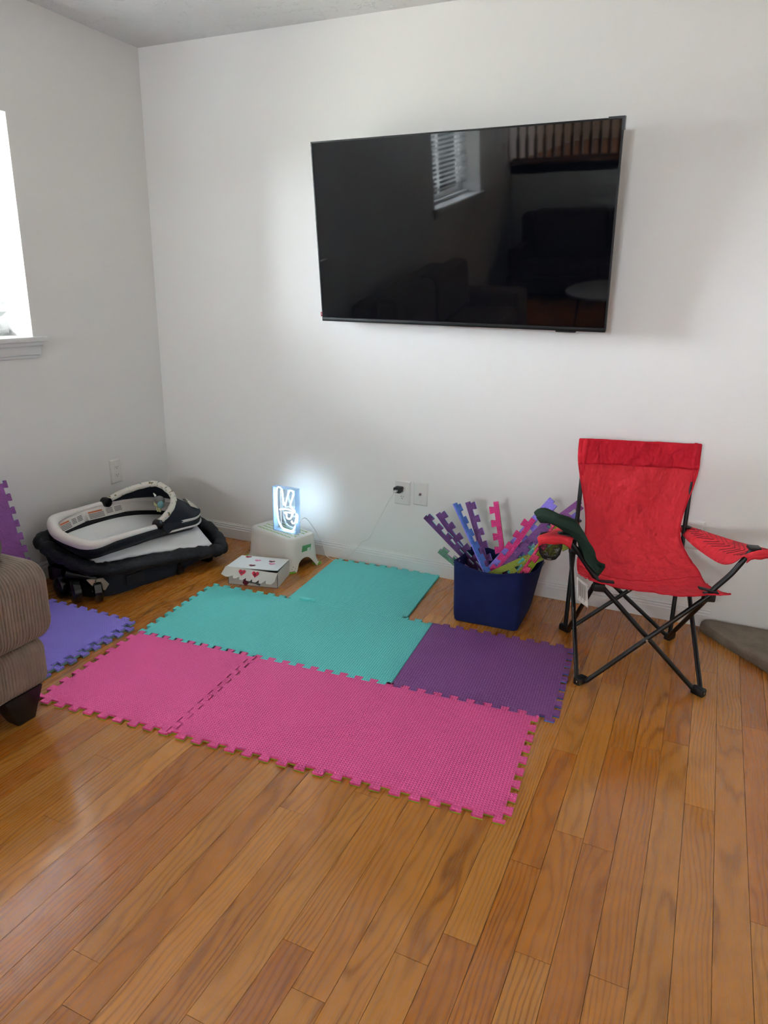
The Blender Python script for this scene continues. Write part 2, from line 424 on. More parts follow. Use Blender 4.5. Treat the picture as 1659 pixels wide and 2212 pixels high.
o = [c_ for c_ in tv.children if c_.name.startswith('mount_plate')][0]; o.matrix_parent_inverse = tv.matrix_basis.inverted() if False else Matrix.LocRotScale(tv.location, tv.rotation_euler, None).inverted()
us = empty('usb_stick', (1.953, -.198, 1.787)); us.rotation_euler = tv.rotation_euler
tag(us, 'red stick plugged into the lower left edge of the television', 'usb stick')
B().box((-a-.013, .003, -c+.019), (-a-.0004, .010, -c+.042)).build('stick_body', M('red plastic', (150, 30, 50), .4), us, bevel=.002)
B().box((-a-.009, .002, -c+.029), (-a-.005, .0029, -c+.032)).build('printed_mark', M_plastic, us)

# ------------------------------------------------------------------ foam tiles
L = .6; N = 9; P_ = L/N; E_ = .0125
def side(n, phase, skip=()):
    """teeth along a side as (t, offset) from t=0 to t=L; offset +E_ out, -E_ in"""
    tip = .285*P_; neck = .215*P_; out = []
    for k in range(n):
        c = (k+phase)*P_
        a0, a1, a2, a3 = c-neck-.0002, c-tip+.0004, c+tip-.0004, c+neck+.0002
        out += [(max(a0, 0), -E_), (max(a1, 0), E_-.002), (max(a1, 0)+.002, E_), (min(a2, n*P_)-.002, E_), (min(a2, n*P_), E_-.002), (min(a3, n*P_), -E_)]
    return out
def tile_outline():
    p = []
    lo, hi = side(N, .70), side(N, .20)
    bt = [(t, -o+.0006) for t, o in lo]; rtp = [(L+o, t) for t, o in lo]; tp = [(t, L+o) for t, o in hi][::-1]; lf = [(-o, t) for t, o in hi][::-1]
    p += [(.0, E_)] + bt[:-1] + [(L, .0), (L-E_, .0)] + rtp[:-1] + [(L, L), (L, L-E_)] + tp[:-1] + [(.0, L), (E_, L)] + lf[:-1] + [(.0, .0)]
    q = [p[0]]
    for a in p[1:]:
        if (a[0]-q[-1][0])**2+(a[1]-q[-1][1])**2 > 1e-7: q.append(a)
    return q
OUT = tile_outline()
def foam_layers(e, poly, top, bot, pat=True, t1=.0075, t=.0125):
    B().prism(poly, t-t1, t).build('top_layer', F[top][0 if pat else 1], e)
    B().prism(poly, 0, t-t1-.0001).build('bottom_layer', F[bot][1], e)
def tile(x, y, ang, top, bot, label, z=.0, group=None):
    e = empty('foam_tile', (x, y, z), ang); tag(e, label, 'foam tile', group or 'puzzle foam floor tiles'); foam_layers(e, OUT, top, bot); return e
def strip_outline(n=9, w_=.03, phase=.70):
    p = [(t, o) for t, o in side(n, phase)]
    ln = n*P_
    q = [(0, -w_-E_)] + [(0, -E_)] + [a for a in p if 0 < a[0] < ln-.001] + [(ln, -E_), (ln, -w_-E_)]
    return [(x, -y) for x, y in q][::-1]
def strip(loc, ang, top, bot, label, n=9, w_=.018, M4=None, z=0, phase=.2, pat=True, group='foam edge strips laid along the tiles'):
    e = empty('foam_edge_strip', loc, ang)
    if M4 is not None: e.matrix_world = M4
    tag(e, label, 'foam strip', group)
    foam_layers(e, strip_outline(n, w_, phase), top, bot, pat); return e
AN = .08; OX, OY = .965, -1.887
ua = Vector((math.cos(AN), math.sin(AN))); va_ = Vector((-ua.y, ua.x))
def g2(i, j): p = Vector((OX, OY))+ua*(i*L)+va_*(j*L); return p.x, p.y
tile(g2(0, 0)[0]-.006, g2(0, 0)[1]-.001, AN+.004, 'pink', 'lime', 'pink foam tile nearest the sofa leg')
tile(*g2(1, 0), AN, 'pink', 'lime', 'pink foam tile in the middle of the pink row')
tile(*g2(2, 0), AN, 'pink', 'lime', 'pink foam tile at the right end, nearest the viewer')
tile(*g2(0, 1), AN, 'teal', 'teal', 'teal foam tile beside the heart box')
tile(*g2(1, 1), AN, 'teal', 'teal', 'teal foam tile between the purple tile and the other teal tile')
tile(*g2(1-2/9, 2), AN, 'teal', 'teal', 'teal foam tile lying against the back wall baseboard')
tile(*g2(2+.118, 1), AN, 'violet', 'blue', 'purple foam tile in front of the navy bin')
# straight border strips pressed into the tile edges
def edge(i0, j0, axis, top, bot, label, flip=False, w_=.006):
    """axis 'u' right edge / 'l' left edge of the tile whose origin is grid (i0,j0)"""
    x, y = g2(i0, j0)
    if axis == 'r':   # strip right of the tile: along v, teeth pointing back to the tile
        x += ua.x*L; y += ua.y*L; M4 = Matrix.Translation((x, y, 0)) @ Matrix.Rotation(AN, 4, 'Z') @ Matrix(((0, 1, 0, 0), (1, 0, 0, 0), (0, 0, 1, 0), (0, 0, 0, 1)))
        poly = [(b_, a_) for a_, b_ in strip_outline(9, w_, .20)]
    else:
        poly = [(-b_, a_) for a_, b_ in strip_outline(9, w_, .70)]
    e = empty('foam_edge_strip', (x, y, 0), AN); tag(e, label, 'foam strip', 'foam edge strips laid along the tiles')
    foam_layers(e, poly, top, bot); return e
edge(1-2/9, 2, 'l', 'teal', 'teal', 'teal foam edge strip on the left edge of the tile by the wall')
edge(1-2/9, 2, 'r', 'teal', 'teal', 'teal foam edge strip on the right edge of the tile by the wall')
edge(1, 1, 'r', 'teal', 'teal', 'teal foam edge strip between teal and purple tiles')
edge(2+.118, 1, 'l', 'violet', 'blue', 'purple foam edge strip along the left edge of the purple tile', w_=.037)
st = empty('foam_offcut', (*g2(.86, 1.985), .0128), AN+.05); tag(st, 'small teal foam offcut lying on the teal tiles', 'foam piece')
B().prism([(0, 0), (.052, -.002), (.055, .008), (.085, .010), (.085, .016), (.050, .020), (.002, .022)], 0, .011).build('offcut_body', F['teal'][1], st)
# blue violet tiles stacked by the sofa and one leaning on the left wall
tile(.250, -1.865, .0, 'periwinkle', 'sage', 'lower blue-violet foam tile of the stack beside the sofa', 0)
tile(.238, -1.842, .012, 'periwinkle', 'sage', 'upper blue-violet foam tile of the stack beside the sofa', .0128)
e = tile(0, 0, 0, 'violet', 'blue', 'purple foam tile leaning against the left wall behind the sofa')
e.matrix_world = Matrix(((0, -.235, .972, .175), (1, 0, 0, -1.815), (0, .972, .235, .014), (0, 0, 0, 1)))

# ------------------------------------------------------------------ step stool
SW, SD, SH = .415, .245, .188
stool = empty('step_stool', (.985, -.185, 0), math.radians(-17)); tag(stool, 'white plastic step stool with green leaf grips under the neon sign', 'stool')
M_stool = M('white stool plastic', (226, 222, 214), .35); M_grn = M('green rubber', (124, 178, 40), .6)
def rr_pts(hw, hd, rad, n=14):
    out = []
    for cx, cy, a0 in ((hw-rad, hd-rad, 0), (-hw+rad, hd-rad, 90), (-hw+rad, -hd+rad, 180), (hw-rad, -hd+rad, 270)):
        for k in range(n+1):
            a = math.radians(a0+90*k/n); out.append((cx+rad*math.cos(a), cy+rad*math.sin(a)))
    dense = []
    for i in range(len(out)):
        p, q = out[i], out[(i+1) % len(out)]; d = math.dist(p, q); k = max(1, int(d/.012))
        for j in range(k): dense.append((p[0]+(q[0]-p[0])*j/k, p[1]+(q[1]-p[1])*j/k))
    return dense
base = rr_pts(SW/2-.026, SD/2-.024, .045)
rows = []
for i in range(15):
    f_ = i/14; row = []
    for (x, y) in base:
        # arches on the two short sides and a low one on the long sides
        ax = max(0, 1-(y/.052)**2) if abs(x) > SW/2-.06 else 0
        ay = max(0, 1-(x/.11)**2) if abs(y) > SD/2-.05 else 0
        zb = .068*math.sqrt(ax)+.02*math.sqrt(ay)*(1 if abs(y) > SD/2-.04 and abs(x) < .11 else 0)
        z = SH-(SH-zb)*f_
        if i == 0: s_ = -.006
        elif i == 1: s_ = -.001; z = SH-.004
        else: s_ = 0
        fl = (SH-z)/SH; off = s_+.020*fl+.016*max(0, fl-.75)**2*16
        n_ = Vector((x, y)).normalized() if False else Vector((x/(SW/2)**2, y/(SD/2)**2)).normalized()
        wav = -.010*math.exp(-((x)/.07)**2) if y < -SD/4 else 0
        row.append(Vector((x+n_.x*off, y+n_.y*off-wav*(1-fl*.5), z)))
    rows.append(row)
b = B().grid(rows, closed=True); k = len(b.v); top_ring = rows[0]
b.f.append(tuple(range(len(base)))); b.mi.append(0)
b.build('stool_body', M_stool, stool, smooth=True, solid=.004)
gp = B()
for iy in range(5):
    for ix in range(9):
        x = -.132+ix*.032+(iy % 2)*.013; y = -.066+iy*.032
        if abs(x) > .14: continue
        for s_, dx in ((1, 0), (-1, .013)):
            pts = []
            for k in range(9):
                a = PI*(.15+.9*k/8); pts.append((x+dx+s_*.0066*math.cos(a)*1.0, y+.0095*math.sin(a)-.003))
            for k in range(8, -1, -1):
                a = PI*(.15+.9*k/8); pts.append((x+dx+s_*.0024*math.cos(a), y+.0045*math.sin(a)-.003))
            gp.prism(pts, SH+.0021, SH+.0030)
stuff(gp.build('grip_pattern', M_grn, stool))
for sx in (-1, 1):
    for sy in (-1, 1):
        cx, cy = sx*(SW/2-.022), sy*(SD/2-.024)
        B().lathe([(.026, 0), (.027, .004), (.024, .007)], 20, Matrix.Translation((cx, cy, 0))).build('rubber_foot', M_grn, stool, smooth=True)
        dt = B()
        for k in range(5):
            dt.lathe([(.0026, 0), (.002, .0012)], 8, Matrix.Translation((cx+sx*.0265-sx*.0008*k*3, cy+(-.010+.011*(k % 3)), .014+.011*(k//2))) @ Matrix.Rotation(sx*PI/2, 4, 'Y'))
        dt.build('dots', M('dark dots', (70, 70, 60), .6), stool)
Ml = Matrix.Translation((SW/2-.0155, .01, .108)) @ Matrix.Rotation(math.radians(7), 4, 'Y') @ Matrix.Rotation(PI/2, 4, 'Z') @ Matrix.Rotation(PI/2, 4, 'X')
lab = B().prism([(-.035, -.026), (-.01, -.033), (.03, -.03), (.036, .03), (-.03, .033)], 0, .0012, 0, Ml).build('sticker', M('green sticker', (96, 168, 110), .4), stool)
B().box((.008, -.012, .0013), (.028, .012, .002), 0, Ml).build('sticker_code', M('sticker white', (215, 225, 215), .5), lab)
B().prism([(-.005, -.032), (.028, -.029), (.024, -.018), (.0, -.022)], .0013, .0022, 0, Ml).build('sticker_figure', M('sticker yellow', (220, 190, 60), .5), lab)
B().prism([(-.03, -.027), (-.005, -.028), (-.008, -.010), (-.018, -.016), (-.026, -.012)], .0013, .0022, 0, Ml).build('sticker_figure', M('sticker brown', (60, 45, 45), .5), lab)

# ------------------------------------------------------------------ neon sign
NW, NH, ND = .158, .262, .048
sign = empty('neon_sign', (1.030, -.205, SH+.0031), math.radians(-4)); tag(sign, 'lit white neon peace hand sign in a clear acrylic block on the stool', 'neon sign')
def acrylic(name, tint, mixd=0.0):
    t = NT(name); nt = t.t; out = nt.nodes['Material Output']
    tr = t.n('BsdfTransparent'); tr.inputs[0].default_value = (*tint, 1); gl = t.n('BsdfGlossy'); gl.inputs['Roughness'].default_value = .03
    fr = t.n('Fresnel'); fr.inputs[0].default_value = 1.35
    mx = t.n('MixShader'); t.l(fr.outputs[0], mx.inputs[0]); t.l(tr.outputs[0], mx.inputs[1]); t.l(gl.outputs[0], mx.inputs[2])
    last = mx.outputs[0]
    if mixd:
        tl = t.n('BsdfDiffuse'); tl.inputs[0].default_value = (.72, .86, 1, 1); m2 = t.n('MixShader'); m2.inputs[0].default_value = mixd
        t.l(last, m2.inputs[1]); t.l(tl.outputs[0], m2.inputs[2]); last = m2.outputs[0]
    t.l(last, out.inputs[0]); return t.m
M_acr = acrylic('clear acrylic', (.93, .97, 1)); M_acr2 = acrylic('acrylic edge', (.86, .93, 1), .22)
t_ = .004
B().box((-NW/2, -ND/2, 0), (NW/2, -ND/2+t_, NH)).build('front_panel', M_acr, sign)
B().box((-NW/2, ND/2-t_, 0), (NW/2, ND/2, NH)).build('back_panel', M_acr, sign)
for a_, c_ in (((-NW/2, -ND/2+t_, 0), (-NW/2+t_, ND/2-t_, NH)), ((NW/2-t_, -ND/2+t_, 0), (NW/2, ND/2-t_, NH)), ((-NW/2+t_, -ND/2+t_, NH-t_), (NW/2-t_, ND/2-t_, NH)), ((-NW/2+t_, -ND/2+t_, 0), (NW/2-t_, ND/2-t_, t_))):
    B().box(a_, c_).build('edge_panel', M_acr2, sign)
neon = NT('neon tube light'); neon.b.inputs['Base Color'].default_value = (1, 1, 1, 1)
neon.b.inputs['Emission Color'].default_value = (.70, .87, 1, 1); neon.b.inputs['Emission Strength'].default_value = 7.0
def npt(x, y): return (-NW/2+(x-220)/425*NW, -.004, (1030-y)/790*NH)
paths = [[(390, 560), (376, 430), (366, 320), (345, 270), (310, 255), (275, 270), (262, 330), (256, 500), (262, 690), (282, 850), (325, 950), (385, 994), (540, 1000), (580, 935), (622, 850), (642, 720), (606, 650), (556, 592), (512, 568), (532, 470), (578, 340), (562, 290), (530, 275), (497, 300), (452, 430), (415, 575)],
         [(310, 655), (400, 630), (500, 625), (540, 645), (535, 680), (480, 680), (400, 690), (430, 715)],
         [(440, 722), (436, 770), (470, 795), (510, 780), (550, 700), (580, 650)],
         [(530, 820), (550, 862), (585, 850), (605, 800), (622, 730)]]
for p in paths:
    B().tube(curve([npt(*q) for q in p], 5), .0038, 8).build('neon_tube', neon.m, sign, smooth=True)
B().tube([(-NW/2+.03, .012, .02), (-NW/2+.03, .012, NH-.03)], .0012, 6).build('inner_wire', M_plastic, sign)
cab = curve([(1.113, -.20, .265), (1.135, -.17, .275), (1.165, -.125, .20), (1.185, -.070, .10), (1.20, -.050, .02), (1.25, -.055, .0025), (1.285, -.062, .0025), (1.335, -.050, .030), (1.392, -.045, .085), (1.432, -.045, .140), (1.470, -.045, .160), (1.488, -.045, .185), (1.528, -.045, .270), (1.588, -.050, .390), (1.648, -.081, .4805)], 8)
tag(B().tube(cab, .0021, 8).build('power_cable', M_plastic, None, smooth=True), 'thin white cable from the neon sign up to the charger', 'cable')

# ------------------------------------------------------------------ heart box
bx_ = empty('cardboard_box', (.921, -.626, 0), math.radians(14.2)); tag(bx_, 'small white cardboard box with heart stickers and a toothed flap', 'box')
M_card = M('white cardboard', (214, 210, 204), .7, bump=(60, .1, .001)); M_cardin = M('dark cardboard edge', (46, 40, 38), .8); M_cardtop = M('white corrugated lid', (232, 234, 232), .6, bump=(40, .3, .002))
BW, BD, BH = .276, .205, .084; t_ = .004
B().box((0, 0, 0), (BW, t_, BH)).build('front_wall', M_card, bx_)
B().box((0, BD-t_, 0), (BW, BD, BH)).build('back_wall', M_card, bx_)
for xx in (0, BW-t_): B().box((xx, t_, 0), (xx+t_, BD-t_, BH)).build('side_wall', M_card, bx_)
B().box((t_, t_, 0), (BW-t_, BD-t_, .003)).build('box_floor', M_cardin, bx_)
ed = B()
for xx in (-.0012, BW-.0012): ed.box((xx, -.0012, 0), (xx+.0024, .0012, BH))
ed.box((.001, -.001, 0), (BW-.001, .0006, .0018)); ed.build('dark_seam', M_cardin, bx_)
lid = B().add([(-.008, -.006, .098), (BW+.004, -.006, .102), (BW+.002, BD, BH+.001), (-.002, BD, BH+.001), (-.008, -.006, .102), (BW+.004, -.006, .106), (BW+.002, BD, BH+.005), (-.002, BD, BH+.005)],
              [(0,3,2,1),(4,5,6,7),(0,1,5,4),(1,2,6,5),(2,3,7,6),(3,0,4,7)]).build('lid', M_cardtop, bx_)
Mf = Matrix.Translation((-.010, -.0062, .1045)) @ Matrix.Rotation(math.radians(3), 4, 'Y') @ Matrix.Rotation(math.radians(52), 4, 'X')
fw = BW+.014
teeth = [(0, 0), (-.014, -.046), (.010, -.056), (.028, -.056), (.052, -.046), (.057, -.060), (.072, -.060), (.088, -.048), (.092, -.063), (.110, -.063), (.126, -.048), (.129, -.063), (.150, -.064), (.160, -.050), (.165, -.066), (.182, -.066), (.198, -.050), (.201, -.068), (.214, -.068), (.236, -.048), (.240, -.066), (.268, -.066), (.284, -.050), (fw, 0)]
flap = B().prism(teeth[::-1], -.0025, .0, 0, Mf).build('toothed_flap', M_card, bx_)
def heart(cx, cy, s, M4, z0, z1):
    pts = []
    for k in range(28):
        t2 = 2*PI*k/28; pts.append((cx+s*16*math.sin(t2)**3/17, cy+s*(13*math.cos(t2)-5*math.cos(2*t2)-2*math.cos(3*t2)-math.cos(4*t2))/17))
    return B().prism(pts, z0, z1, 0, M4)
M_h1 = M('red heart sticker', (176, 26, 56), .25); M_h2 = M('pink heart sticker', (238, 130, 180), .3); M_h3 = M('dark heart sticker', (110, 16, 44), .3)
tl_ = math.atan2(.019, BD)
Ml = Matrix.Translation((0, -.004, .1045)) @ Matrix.Rotation(-math.atan2(.0165, BD), 4, 'X')
for cx, cy, mm in ((.045, .190, M_h1), (.118, .140, M_h2), (.198, .142, M_h3), (.120, .045, M_h3), (.212, .100, M_h2)): heart(cx, cy, .019, Ml, .0009, .0016).build('heart_sticker', mm, lid)
for cx in (.098, .172):
    h_ = heart(cx, -.022, .021, Mf, .0001, .0008).build('heart_sticker', M_h1, flap); heart(cx-.002, -.024, .009, Mf, .0009, .0013).build('heart_centre', M_h3, h_)
Mv = Matrix.Rotation(PI/2, 4, 'X')
bow = B().prism([(.088, .010), (.120, .018), (.150, .016), (.178, .006), (.182, .030), (.15, .046), (.118, .048), (.086, .040)], .0005, .0035, 0, Mv).build('bow', M('grey ribbon', (88, 98, 100), .3), bx_)
for cx, cz in ((.098, .034), (.176, .036), (.098, .014)): heart(cx, cz, .018, Mv, .0036, .0052).build('heart_sticker', M_h3, bow)

# ------------------------------------------------------------------ fabric bin
bin_ = empty('fabric_bin', (2.31, -.345, 0)); tag(bin_, 'navy fabric storage bin full of foam edge strips', 'bin')
M_navy = M('navy felt', (26, 36, 84), .8, spec=.2, bump=(300, .25, .001), var=(9, .18))
O2 = Vector((2.31, -.345, 0))
cb = [(2.153, -.499), (2.469, -.487), (2.462, -.185), (2.155, -.20)]; ct = [(2.140, -.497), (2.462, -.489), (2.523, -.245), (2.150, -.19)]
ht = [.312, .300, .305, .305]
def ringq(c, hs, inset, n=10, sag=0):
    ce = Vector((sum(p[0] for p in c)/4, sum(p[1] for p in c)/4)); out = []
    for i in range(4):
        p, q = Vector(c[i]), Vector(c[(i+1) % 4]); p = p+(ce-p).normalized()*inset*1.4; q = q+(ce-q).normalized()*inset*1.4
        d = (q-p).length
        for k in range(n):
            t2 = (.05+.90*k/(n-1)); a = p.lerp(q, t2); h = hs[i]*(1-t2)+hs[(i+1) % 4]*t2
            s_ = math.sin(PI*t2)
            nrm = Vector((q.y-p.y, p.x-q.x)).normalized()
            a = a+nrm*sag*s_*.6*(1 if i != 0 else 1.2)
            out.append(Vector((a.x-O2.x, a.y-O2.y, h-(sag*1.3*s_ if sag else 0))))
    return out
rows = [ringq(cb, [0]*4, .012), ringq(cb, [.004]*4, .003)]
for k in range(1, 8):
    f_ = k/8; rows.append(ringq([tuple(Vector(a).lerp(Vector(b_), f_)) for a, b_ in zip(cb, ct)], [.004+(h-.004)*f_ for h in ht], 0, sag=.016*f_**2))
rows.append(ringq(ct, ht, 0, sag=.020)); rows.append(ringq(ct, [h+.001 for h in ht], .004, sag=.020))
rows.append(ringq(ct, [h-.02 for h in ht], .007, sag=.018)); rows.append(ringq(cb, [.008]*4, .01))
b = B().grid(rows, closed=True); n = len(rows[0]); b.f.append(tuple(range(n))); b.mi.append(0); b.f.append(tuple(range((len(rows)-1)*n, len(rows)*n))); b.mi.append(0)
b.build('bin_body', M_navy, bin_, smooth=True)
rim = ringq(ct, [h-.014 for h in ht], -.0012, sag=.0202)
B().tube(rim, .0016, 6, True).build('rim_seam', M_navy, bin_, smooth=True)

# foam strips standing in the bin: bottom point, top point, direction the teeth point to, colours
def bin_strip(p0, p1, toward, top, bot, label, n=8, w_=.024, phase=.6, flipface=False):
    p0 = Vector(p0); p1 = Vector(p1); ax = (p1-p0).normalized(); tw = Vector(toward); tw = (tw-ax*tw.dot(ax)).normalized()
    yl = -tw   # teeth point to local -y
    zl = ax.cross(yl)
    if zl.y > 0 and not flipface: # face the room: mirror by running the strip from its other end
        ax = -ax; zl = -zl; org = p1
    else: org = p1-ax*(n*P_)
    M4 = Matrix((( ax.x, yl.x, zl.x, org.x), (ax.y, yl.y, zl.y, org.y), (ax.z, yl.z, zl.z, org.z), (0, 0, 0, 1)))
    return strip((0, 0, 0), 0, top, bot, label, n, w_, M4, phase=phase, group='foam edge strips in the bin')
bin_strip((2.336, -.296, .118), (1.921, -.280, .452), (.5, -.3, .8), 'shaded_violet', 'mint', 'leftmost purple foam strip in the bin with a mint edge')
bin_strip((2.336, -.270, .069), (1.980, -.240, .464), (.6, 0, .8), 'shaded_violet', 'blue', 'second purple foam strip from the left in the bin')
bin_strip((2.36, -.425, .125), (2.086, -.33, .542), (.1, 1, .1), 'blue', 'periwinkle', 'blue foam strip seen edge-on at the front of the bin')
bin_strip((2.355, -.330, .064), (2.137, -.235, .538), (.9, -.2, .4), 'shaded_violet', 'periwinkle', 'tall purple foam strip in the middle of the bin')
bin_strip((2.360, -.300, .03), (2.227, -.205, .535), (-1, 0, -.1), 'hotpink', 'lime', 'tall hot pink foam strip standing upright in the bin')
bin_strip((2.204, -.420, .068), (2.429, -.250, .506), (-.8, -.1, .5), 'hotpink', 'olive', 'hot pink foam strip leaning right in the bin')
bin_strip((2.255, -.330, .15), (2.548, -.215, .577), (.7, -.3, -.6), 'periwinkle', 'sage', 'long lavender foam strip leaning right in the bin', w_=.030)
bin_strip((2.27, -.365, .122), (2.562, -.240, .536), (-.7, -.3, .6), 'mint', 'sage', 'mint foam strip tucked under the long lavender strip', phase=.3)
bin_strip((2.281, -.400, .115), (2.575, -.250, .525), (.7, -.3, -.6), 'shaded_violet', 'blue', 'purple foam strip just below the long lavender strip', w_=.03)
bin_strip((2.290, -.425, .135), (2.611, -.265, .520), (-.7, -.3, .6), 'teal', 'sage', 'teal foam strip leaning right behind the chair arm', phase=.35)
bin_strip((2.354, -.445, .105), (2.580, -.300, .535), (-.7, -.3, .6), 'lime', 'hotpink', 'lime green foam strip in the right of the bin')
bin_strip((2.391, -.462, .111), (2.606, -.325, .540), (.6, -.5, -.6), 'crimson', 'lime', 'crimson foam strip at the right front of the bin', w_=.012)
bin_strip((2.310, -.300, .227), (2.670, -.190, .578), (.7, -.2, -.7), 'violet', 'periwinkle', 'purple foam strip reaching behind the chair post')
bin_strip((2.310, -.330, .188), (2.668, -.200, .520), (.7, -.2, -.7), 'periwinkle', 'violet', 'lower lavender foam strip reaching behind the chair post')
bin_strip((2.270, -.440, .185), (2.640, -.275, .400), (.4, -.3, -.7), 'olive', 'periwinkle', 'olive foam strip lying lowest over the bin rim', w_=.030)
bin_strip((2.350, -.40, .14), (2.045, -.40, .330), (.5, -.3, .8), 'sage', 'violet', 'pale green foam strip at the left rim of the bin', n=5)

# ------------------------------------------------------------------ red folding chair (local frame: x along the front, y to the back)
chair = empty('folding_chair', (2.818, -.817, 0), math.atan2(.2765, .961)); tag(chair, 'red canvas folding camp chair with black tube legs', 'chair')
def canvas(name, c, back=.25):
    t = NT(name); o = t.obj(); t.b.inputs['Base Color'].default_value = rgba(c); t.b.inputs['Roughness'].default_value = .8
    t.b.inputs['Specular IOR Level'].default_value = .25
    n1 = t.noise(o, 6, 4, .6, (1, 1, .7))
    t.bump(n1, 1.0, .05)
    nt = t.t; out = nt.nodes['Material Output']; tl = t.n('BsdfTranslucent'); tl.inputs[0].default_value = rgba(c); mx = t.n('MixShader'); mx.inputs[0].default_value = back
    t.l(t.b.outputs[0], mx.inputs[1]); t.l(tl.outputs[0], mx.inputs[2]); t.l(mx.outputs[0], out.inputs[0])
    return t.m
M_red = canvas('red canvas', (222, 54, 66)); M_red2 = canvas('doubled red canvas', (190, 24, 42), .05)  # darker red of the doubled cloth paints in the weaker light from behind
M_tube = M('black powder coated steel', (10, 10, 12), .38); M_joint = M('black nylon joint', (12, 12, 13), .5); M_rivet = M('steel rivet', (200, 195, 190), .35, metal=1)
V = Vector
F1, F2, B1, B2 = V((0, 0, .018)), V((.463, 0, .018)), V((-.017, .481, .018)), V((.460, .487, .018))
S1, S2, R1, R2_ = V((.030, .0, .445)), V((.442, 0, .437)), V((-.008, .535, .40)), V((.470, .535, .40))
T1, T2 = V((.002, .590, .893)), V((.478, .592, .898))
def leg(name, a, b_, r=.0096, n=1):
    return B().tube([a.lerp(b_, k/6) for k in range(7)], r, 10).build(name, M_tube, chair, smooth=True)
off = V((0, .011, 0))
leg('front_cross_tube', F1+V((.02, -.011, 0)), S2-off); leg('front_cross_tube', F2+V((-.02, .011, 0)), S1+off)
leg('back_cross_tube', B1+V((.02, -.011, 0)), R2_-off); leg('back_cross_tube', B2+V((-.02, .011, 0)), R1+off*.5)
leg('side_cross_tube', F1+V((-.012, .02, 0)), R1+V((-.014, -.03, -.02))); leg('side_cross_tube', B1+V((.012, -.02, 0)), S1+V((-.014, .03, -.02)))
leg('side_cross_tube', F2+V((.012, .02, 0)), R2_+V((.014, -.03, -.02))); leg('side_cross_tube', B2+V((-.012, -.02, 0)), S2+V((.014, .03, -.02)))
leg('back_post', B1, T1, .0100); leg('back_post', B2, T2, .0100)
for p, tw in ((F1, 45), (F2, -45), (B1, -45), (B2, 45)):
    ft = B().box((-.027, -.016, -.018), (.027, .016, .014), 0, Matrix.Translation(p) @ Matrix.Rotation(math.radians(tw), 4, 'Z')).build('foot', M_joint, chair, bevel=.006)
    B().lathe([(.005, 0), (.004, .002)], 10, Matrix.Translation(p+V((.014 if tw < 0 else -.014, -.021, .0))) @ Matrix.Rotation(PI/2, 4, 'X')).build('rivet', M_rivet, ft)
for p in (S1, S2, R1, R2_):
    B().box((-.022, -.018, -.016), (.022, .020, .016), 0, Matrix.Translation(p+V((0, 0, -.012)))).build('joint', M_joint, chair, bevel=.006)
for p in (F1.lerp(S2, .5)+V((.012, -.020, 0)), B1.lerp(R2_, .55)+V((0, -.022, 0))):
    B().lathe([(.005, 0), (.004, .0025)], 10, Matrix.Translation(p) @ Matrix.Rotation(PI/2, 4, 'X')).build('rivet', M_rivet, chair)
# arm supports bent outwards from the seat corners
AL, AR = V((-.124, .0, .640)), V((.572, .0, .636))
for s_, pts in ((0, [S1+V((0, -.004, .0)), V((.010, -.004, .475)), V((-.035, 0, .534)), V((-.070, 0, .580)), AL]), (1, [S2+V((0, -.004, 0)), V((.455, -.004, .462)), V((.503, 0, .519)), V((.530, 0, .562)), AR])):
    B().tube(curve(pts, 6), .0105, 10).build('arm_support', M_tube, chair, smooth=True)
    B().box((-.022, -.02, -.006), (.022, .02, .006), 0, Matrix.Translation(pts[-1])).build('joint', M_joint, chair, bevel=.004)
# slotted black plates where the arm supports pass the seat cloth
for p, r_ in ((V((.045, -.012, .462)), -6), (V((.432, -.012, .458)), 6)):
    B().box((-.038, -.012, -.003), (.038, .012, .003), 0, Matrix.Translation(p) @ Matrix.Rotation(math.radians(r_+6), 4, 'Y')).build('slot_plate', M_joint, chair, bevel=.002)
# sling: centre line from the top of the back down and forward to the front edge; half widths and edge shape
prof = [(.590, .905, -.026, .500, 0), (.583, .850, -.026, .499, .004), (.572, .795, -.022, .496, .008), (.562, .720, -.006, .484, .012), (.552, .650, .012, .466, .016), (.540, .585, .025, .450, .020),
        (.520, .530, .030, .442, .022), (.485, .478, .026, .448, .026), (.430, .438, .010, .468, .034), (.350, .412, -.012, .490, .044), (.250, .402, -.022, .492, .050), (.150, .408, -.022, .484, .046), (.060, .430, -.016, .486, .030), (.000, .448, -.020, .500, .018), (-.030, .452, -.012, .508, .014)]
cl = curve([V((a, z, 0)) for a, z, *_ in prof], 6); xl = curve([V((a[2], a[3], a[4])) for a in prof], 6)
nu = 44; rows = []
for i, (c_, x_) in enumerate(zip(cl, xl)):
    t2 = i/(len(cl)-1); row = []
    tv_ = (cl[min(i+1, len(cl)-1)]-cl[max(i-1, 0)]).normalized(); nrm = V((tv_.y, -tv_.x))   # side the sitter is not on
    for k in range(nu+1):
        u = k/nu; x = x_.x+(x_.y-x_.x)*u; sag = x_.z*(4*u*(1-u))
        wr = 1.5*(.007*noise.noise(V((x*8+3+t2*3, t2*6, 1.7)))+.004*noise.noise(V((x*20+t2*8, t2*9, 5)))+.002*noise.noise(V((x*45, t2*25, 8))))
        tilt = (u-.5)*(-.008)*(t2 if t2 > .6 else 0)
        y = c_.x; z = c_.y
        if t2 < .55: y += sag+wr
        else: z -= sag*.9-wr-tilt*2
        if t2 > .75: z += .010*(abs(2*u-1)**3)
        row.append(V((x, y, z)))
    rows.append(row)
ntop = 13
B().grid(rows).build('seat_sling', M_red, chair, smooth=True, solid=.0022)
B().grid([[p+V((0, -.0036, 0)) for p in r_] for r_ in rows[:ntop]]).build('head_panel', M_red2, chair, smooth=True, solid=.0018)
hm = B()
